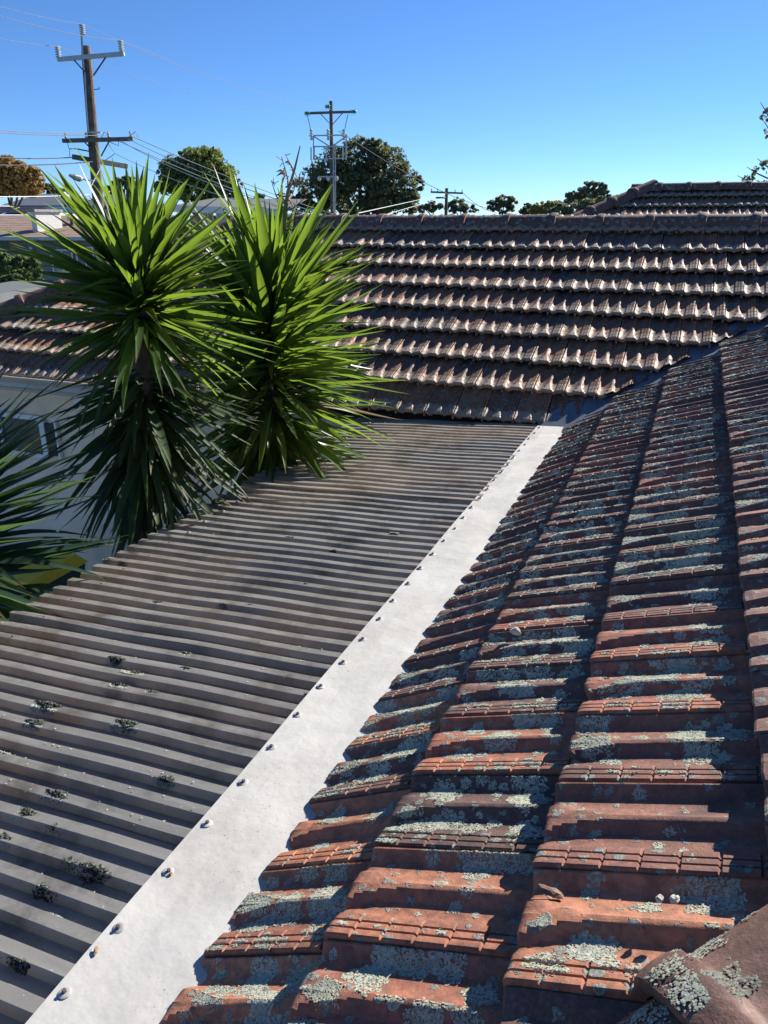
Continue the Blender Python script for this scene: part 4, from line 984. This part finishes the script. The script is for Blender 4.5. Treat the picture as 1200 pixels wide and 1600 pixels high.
tree('gum_tree', 'tall gum whose leafy twigs hang in at the right edge', 26, 1300, [(1168, 282, 7, 8), (1182, 270, 6, 9), (1197, 258, 7, 12), (1152, 293, 5, 3), (1200, 180, 8, 12), (1204, 205, 8, 10), (1194, 288, 8, 6), (1250, 230, 30, 45), (1300, 210, 50, 60)], 'crown_gum', .06, 5200, trunk=.09, clump=.5)
tree('pine_tree', 'flat dark pine behind the near pole and street light', 90, 195, [(195, 285, 18, 9), (208, 290, 12, 9), (178, 295, 14, 8)], 'crown_dark', .18, 3500, trunk=.2)
tree('background_tree', 'small dark tree between the round tree and the cypress', 95, 405, [(405, 312, 12, 7), (428, 318, 14, 7), (445, 322, 12, 6)], 'crown_dark', .18, 2500, trunk=.15)
tree('background_tree', 'low dark tree right of the autumn tree', 85, 75, [(74, 296, 12, 7), (95, 302, 12, 6)], 'crown_dark', .17, 2200, trunk=.15)
tree('shrub', 'leafy dark green shrub before the grey brick house', 17, 25, [(20, 412, 22, 16), (45, 420, 16, 16), (2, 415, 16, 18), (25, 428, 34, 14), (55, 432, 12, 10)], 'shrub', .045, 9000, trunk=.05, cat='shrub')
tree('shrub', 'pale clipped round shrub in front of the dark one', 15.5, 20, [(18, 437, 20, 7), (5, 440, 14, 6)], 'shrub_pale', .03, 4000, trunk=.04, cat='shrub', clump=.5)
tree('shrub', 'small green shrub before the pale blue house', 33, 122, [(120, 344, 12, 6), (130, 346, 9, 5)], 'shrub', .06, 1500, trunk=.04, cat='shrub')

# ------------------------------------------------------------------ houses behind
def fbox(mb_, px0, px1, py0, py1, D, depth):
    """box whose front face spans those pixels at depth D"""
    a = RD((px0+px1)/2, py1, D); l = RD(px0, (py0+py1)/2, D)[0]; r = RD(px1, (py0+py1)/2, D)[0]; t = RD((px0+px1)/2, py0, D)[2]
    mb_.box((l, D, a[2]), (r, D+depth, t), LF); return l, r, a[2], t
def win_at(root, px0, px1, py0, py1, D, gl='glass_pale', name='window'):
    m = MB(); l, r, z0, z1 = fbox(m, px0, px1, py0, py1, D-.05, .04); w = m.build(name, M[gl], root)
    f = MB(); e = .05
    f.box((l-e, D-.07, z0-e), (r+e, D-.052, z0), LF).box((l-e, D-.07, z1), (r+e, D-.052, z1+e), LF).box((l-e, D-.07, z0), (l, D-.052, z1), LF).box((r, D-.07, z0), (r+e, D-.052, z1), LF).box(((l+r)/2-.02, D-.068, z0), ((l+r)/2+.02, D-.052, z1), LF)
    f.build('frame', M['white'], w); return w
def lfv(*v): return LF(v)
# brown-roofed grey brick house with the white chimney
D = 27.0
hb = thing('brick_house', 'grey brick house with brown tiled roof and white brick chimney', 'house', LF((RD(60, 400, D)[0], D, 0)))
m = MB(); r0 = RD(31, 400, D)[0]; r1 = RD(210, 400, D)[0]; zt = RD(80, 370, D)[2]
m.box((r0, D, 0), (r1, D+7, zt), LF); m.box((RD(-60, 400, D)[0], D+1.6, 0), (r0, D+7, zt), LF); m.build('wall', M['grey_brick'], hb)
m = MB(); m.box((RD(18, 400, D)[0], D+.02, 0), (RD(31, 400, D)[0]-.003, D+.5, zt-.02), LF); m.build('pier', M['brown_brick'], hb)
m = MB(); l = RD(-80, 366, D)[0]; r = r1+.5; zr = RD(60, 337, D+4)[2]
ncr = 12
for i in range(ncr):
    d0, d1 = D-.5+4.2*i/ncr, D-.5+4.2*(i+1)/ncr; z0 = zt-.02+(zr-zt)*i/ncr; z1 = zt-.02+(zr-zt)*(i+1)/ncr
    m.add([lfv(l, d0, z0+.03), lfv(r, d0, z0+.03), lfv(r, d1+.05, z1+.03), lfv(l, d1+.05, z1+.03), lfv(l, d0, z0), lfv(r, d0, z0)], [(0, 1, 2, 3), (4, 5, 1, 0)])
m.add([lfv(l, D+3.7, zr+.01), lfv(r, D+3.7, zr+.01), lfv(r, D+8, zt), lfv(l, D+8, zt)], [(0, 1, 2, 3)])
rf = m.build('roof', M['brown_roof'], hb)
m = MB(); m.box((l, D-.56, zt-.10), (r, D-.505, zt+.01), LF); m.build('gutter', M['galv'], hb)
ca = RD(60, 366, D+.3); cz1 = RD(60, 331, D+.3)[2]
def chf(v):                                                # the chimney is turned and lengthened so its broad side catches sun
    a_ = R(-27); return LF((ca[0]+v[0]*math.cos(a_)-v[1]*math.sin(a_), D+.3+v[0]*math.sin(a_)+v[1]*math.cos(a_), v[2]))
m = MB(); m.box((-.24, 0, ca[2]-.2), (0, 1.05, cz1), chf); m.build('chimney', M['white_wall'], rf)
m = MB(); m.box((-.30, -.06, cz1+.003), (.06, 1.11, cz1+.08), chf); m.build('chimney_cap', M['mortar'], rf)
m = MB(); fbox(m, 104, 114, 334, 345, D+1.6, .5); m.build('chimney', M['mortar'], rf)
m = MB(); m.tube([P(112.5, 352, D+.8), P(111, 337, D+.8)], .05, 8); m.build('vent_pipe', M['dark'], rf)
win_at(hb, 83, 113, 392, 424, D); win_at(hb, 122, 146, 388, 424, D)
m = MB(); m.tube([P(48, 386, D-.1), P(50, 425, D-.1)], .05, 8); m.build('downpipe', M['white'], hb)
# charcoal roofed house further up
D = 52.0
hg = thing('charcoal_roof_house', 'grey house with wide charcoal hip roof behind the chimney', 'house', LF((RD(80, 330, D)[0], D, 0)))
m = MB(); l, r = RD(18, 330, D)[0], RD(118, 330, D)[0]; zt = RD(80, 322, D)[2]; m.box((l, D, 0), (r, D+9, zt), LF); m.build('wall', M['grey_wall'], hg)
m = MB(); l, r = RD(4, 322, D)[0], RD(118, 322, D)[0]; zp = RD(90, 303, D+5)[2]; rl = RD(62, 303, D+5)[0]; rr_ = RD(100, 303, D+5)[0]
m.add([lfv(l, D-.6, zt), lfv(r, D-.6, zt), lfv(rr_, D+5, zp), lfv(rl, D+5, zp), lfv(l, D+11, zt), lfv(r, D+11, zt)], [(0, 1, 2, 3), (3, 2, 5, 4), (0, 3, 4), (1, 5, 2)])
rf = m.build('roof', M['grey_roof'], hg)
m = MB(); m.box((l, D-.68, zt-.2), (r, D-.61, zt+.03), LF); m.build('gutter', M['grey_wall'], hg)
m = MB(); m.beam(lfv(r, D-.6, zt+.08), lfv(rr_, D+5, zp+.08), .25, .10); m.build('ridge_capping', M['white'], rf)
win_at(hg, 86, 96, 326, 342, D); win_at(hg, 28, 40, 324, 336, D); win_at(hg, 102, 105, 326, 348, D)
# blue white house
D = 50.0
hu = thing('pale_blue_house', 'pale blue house with dark roof right of the charcoal roof', 'house', LF((RD(140, 340, D)[0], D, 0)))
m = MB(); l, r = RD(113, 340, D)[0], RD(200, 340, D)[0]; zt = RD(130, 322, D)[2]; m.box((l, D, 0), (r, D+6, zt), LF); m.build('wall', M['blue_wall'], hu)
m = MB(); l2, zp = RD(106, 322, D)[0], RD(150, 303, D+3)[2]; r2 = r+.6; cx = (RD(155, 303, D)[0])
m.add([lfv(l2, D-.6, zt), lfv(r2, D-.6, zt), lfv(cx+1, D+3, zp), lfv(cx, D+3, zp), lfv(l2, D+7, zt), lfv(r2, D+7, zt)], [(0, 1, 2, 3), (3, 2, 5, 4), (0, 3, 4), (1, 5, 2)])
m.build('roof', M['grey_roof'], hu); m = MB(); m.box((l2, D-.67, zt-.18), (r2, D-.61, zt+.02), LF); m.build('gutter', M['dark'], hu)
win_at(hu, 125, 143, 325, 332, D, 'glass')
# small house with solar panels, far left
D = 36.0
hs = thing('solar_roof_house', 'low house with solar panels on a pale roof at the left edge', 'house', LF((RD(10, 330, D)[0], D, 0)))
m = MB(); l, r = RD(-70, 340, D)[0], RD(50, 340, D)[0]; zt = RD(20, 338, D)[2]; m.box((l, D+.3, 0), (r, D+6, zt), LF); m.build('wall', M['white_wall'], hs)
m = MB(); zp = RD(5, 321, D+3)[2]; rl, rr_ = RD(-50, 321, D+3)[0], RD(10, 321, D+3)[0]
m.add([lfv(l, D-.3, zt), lfv(r+.4, D-.3, zt), lfv(rr_, D+3, zp), lfv(rl, D+3, zp), lfv(l, D+7, zt), lfv(r+.4, D+7, zt)], [(0, 1, 2, 3), (3, 2, 5, 4), (0, 3, 4), (1, 5, 2)])
rf = m.build('roof', M['white'], hs)
for i in range(4):
    m = MB(); a = l+1.0+i*1.05; sl = (zp-zt)/3.3
    m.add([lfv(a, D+.3, zt+.6*sl+.06), lfv(a+1, D+.3, zt+.6*sl+.06), lfv(a+1, D+2.2, zt+2.5*sl+.06), lfv(a, D+2.2, zt+2.5*sl+.06)], [(0, 1, 2, 3)]); m.build('solar_panel', M['solar'], rf)
# flat roofed white building behind the yuccas
D = 33.0
hf = thing('flat_roof_house', 'low house with wide white fascia behind the two green yuccas', 'house', LF((RD(370, 340, D)[0], D, 0)))
m = MB(); l, r = RD(296, 330, D)[0], RD(425, 330, D)[0]; zt = RD(360, 322, D)[2]; m.box((l, D, 0), (r, D+7, zt-.35), LF); m.build('wall', M['brown_brick'], hf)
m = MB(); m.add([lfv(l-.6, D-.7, zt), lfv(r+.7, D-.7, zt-.15), lfv(r+.7, D+8, zt+.45), lfv(l-.6, D+8, zt+.5)], [(0, 1, 2, 3)]); rf = m.build('roof', M['flat_roof'], hf)
m = MB(); m.add([lfv(l-.6, D-.74, zt-.22), lfv(r+.7, D-.74, zt-.37), lfv(r+.7, D-.74, zt-.12), lfv(l-.6, D-.74, zt+.03), lfv(l-.6, D-.70, zt-.22), lfv(r+.7, D-.70, zt-.37), lfv(r+.7, D-.70, zt-.12), lfv(l-.6, D-.70, zt+.03)], [(0, 1, 2, 3), (3, 2, 6, 7), (0, 4, 5, 1), (1, 5, 6, 2), (0, 3, 7, 4)]); m.build('fascia', M['white'], hf)
for x0, x1 in ((318, 332), (340, 356), (362, 378), (384, 402)): win_at(hf, x0, x1, 332, 350, D)
# flat carport roof beyond the hip at the left
D = 10.5
hc = thing('carport', 'flat pale grey carport roof beyond the left hip', 'carport', LF((RD(20, 455, D)[0], D, 0)))
m = MB(); z = RD(40, 462, D)[2]; l, r = RD(-120, 460, D)[0], RD(64, 448, D+1.6)[0]; m.box((l, D-.6, z-.12), (r, D+2.6, z), LF); m.build('roof', M['flat_roof'], hc)
for a, dd in ((l+.1, -.4), (r-.1, -.4), (r-.1, 2.4), (l+.1, 2.4)):
    m = MB(); m.box((a-.05, D+dd-.05, 0), (a+.05, D+dd+.05, z-.123), LF); m.build('post', M['white'], hc)

# tiled roof rising behind the ridge at the right
hr = thing('tiled_house', 'neighbouring house whose dark tiled hip roof rises behind the ridge at right', 'house', (4.2, 17, 0))
D = 13.0
e0 = P(1015, 291, D); rzp = e0.z; 
ang = R(0); 
def F2(v): return Vector((e0.x+v[0], e0.y+v[1], rzp+v[2]))
run = 3.6; drop = run*math.tan(PIT)
m = MB(); dk = .07
m.add([F2((-run, -run, -drop-dk)), F2((9, -run, -drop-dk)), F2((9, 0, -dk)), F2((0, 0, -dk)), F2((-run, run, -drop-dk)), F2((9, run, -drop-dk))], [(0, 1, 2, 3), (0, 3, 4), (3, 2, 5, 4)])
rf2 = m.build('roof', M['deck'], hr)
m = MB(); m.box((e0.x-run+.5, e0.y-run+.5, 0), (e0.x+9, e0.y+run-.5, rzp-drop-.1)); m.build('wall', M['grey_brick'], hr)
n_course = int(run/math.cos(PIT)/GA)
face2 = Face((0, e0.y-(n_course-.15)*GA*math.cos(PIT), rzp-(n_course-.15)*GA*math.sin(PIT)), math.pi/2)
hpl = ((e0.x, e0.y-.02, 0), (S2, -S2, 0)); LV2, LF2 = [], []
ncount = 0
for k in range(1, n_course+1):
    for i in range(-70, 30):
        mw = face2.tile_matrix(k, i*TW+(.5*TW if k % 2 else 0)); c_ = mw @ Vector((.17, -TW/2, .01))
        dl = ((c_.x-e0.x)*S2-(c_.y-e0.y)*S2)
        if dl < -.2 or c_.x > e0.x+8.5: continue
        pl = [hpl] if dl < .3 else []
        q = proj(c_); vis = q and -20 < q[0] < 1240 and q[1] < 352 and ncount < 150
        if vis:
            m2 = cut_mesh(tileB[rng.randrange(4)], mw, pl) if pl else tileB[rng.randrange(4)]
            if m2: link(m2, 'roof_tile', rf2, mw); ncount += 1
        else:
            m2 = cut_mesh(tileLow, mw, pl) if pl else tileLow
            if m2: low_add(m2, mw, LV2, LF2)
if LV2:
    me = bpy.data.meshes.new('tile_field'); me.from_pydata(np.concatenate(LV2).tolist(), [], LF2); set_tail(me, LV2); me.materials.append(M['tile_back']); tag(link(me, 'tile_field', rf2), kind='stuff')
_roof = roof; roof = rf2
cap_row(F2((9, 0, -.05)), F2((0, 0, -.05)), 'ridge_tile'); cap_row(F2((-run, -run, -drop-.05)), F2((-.02, -.02, -.05)), 'hip_tile')
roof = _roof
# round roof vent just behind the ridge
p = P(922, 345, 11.0); vt = thing('roof_vent', 'small dark domed roof vent peeping over the ridge caps', 'roof vent', (p.x, p.y, 0))
m = MB(); m.lathe((p.x, p.y, 0), [(0, .06), (p.z-.1, .06)], 10); m.build('pipe', M['dark'], vt)
m = MB(); m.lathe((p.x, p.y, p.z-.1), [(0, .17), (.05, .17), (.09, .13), (.115, .05)], 16); m.build('cowl', M['dark'], vt)
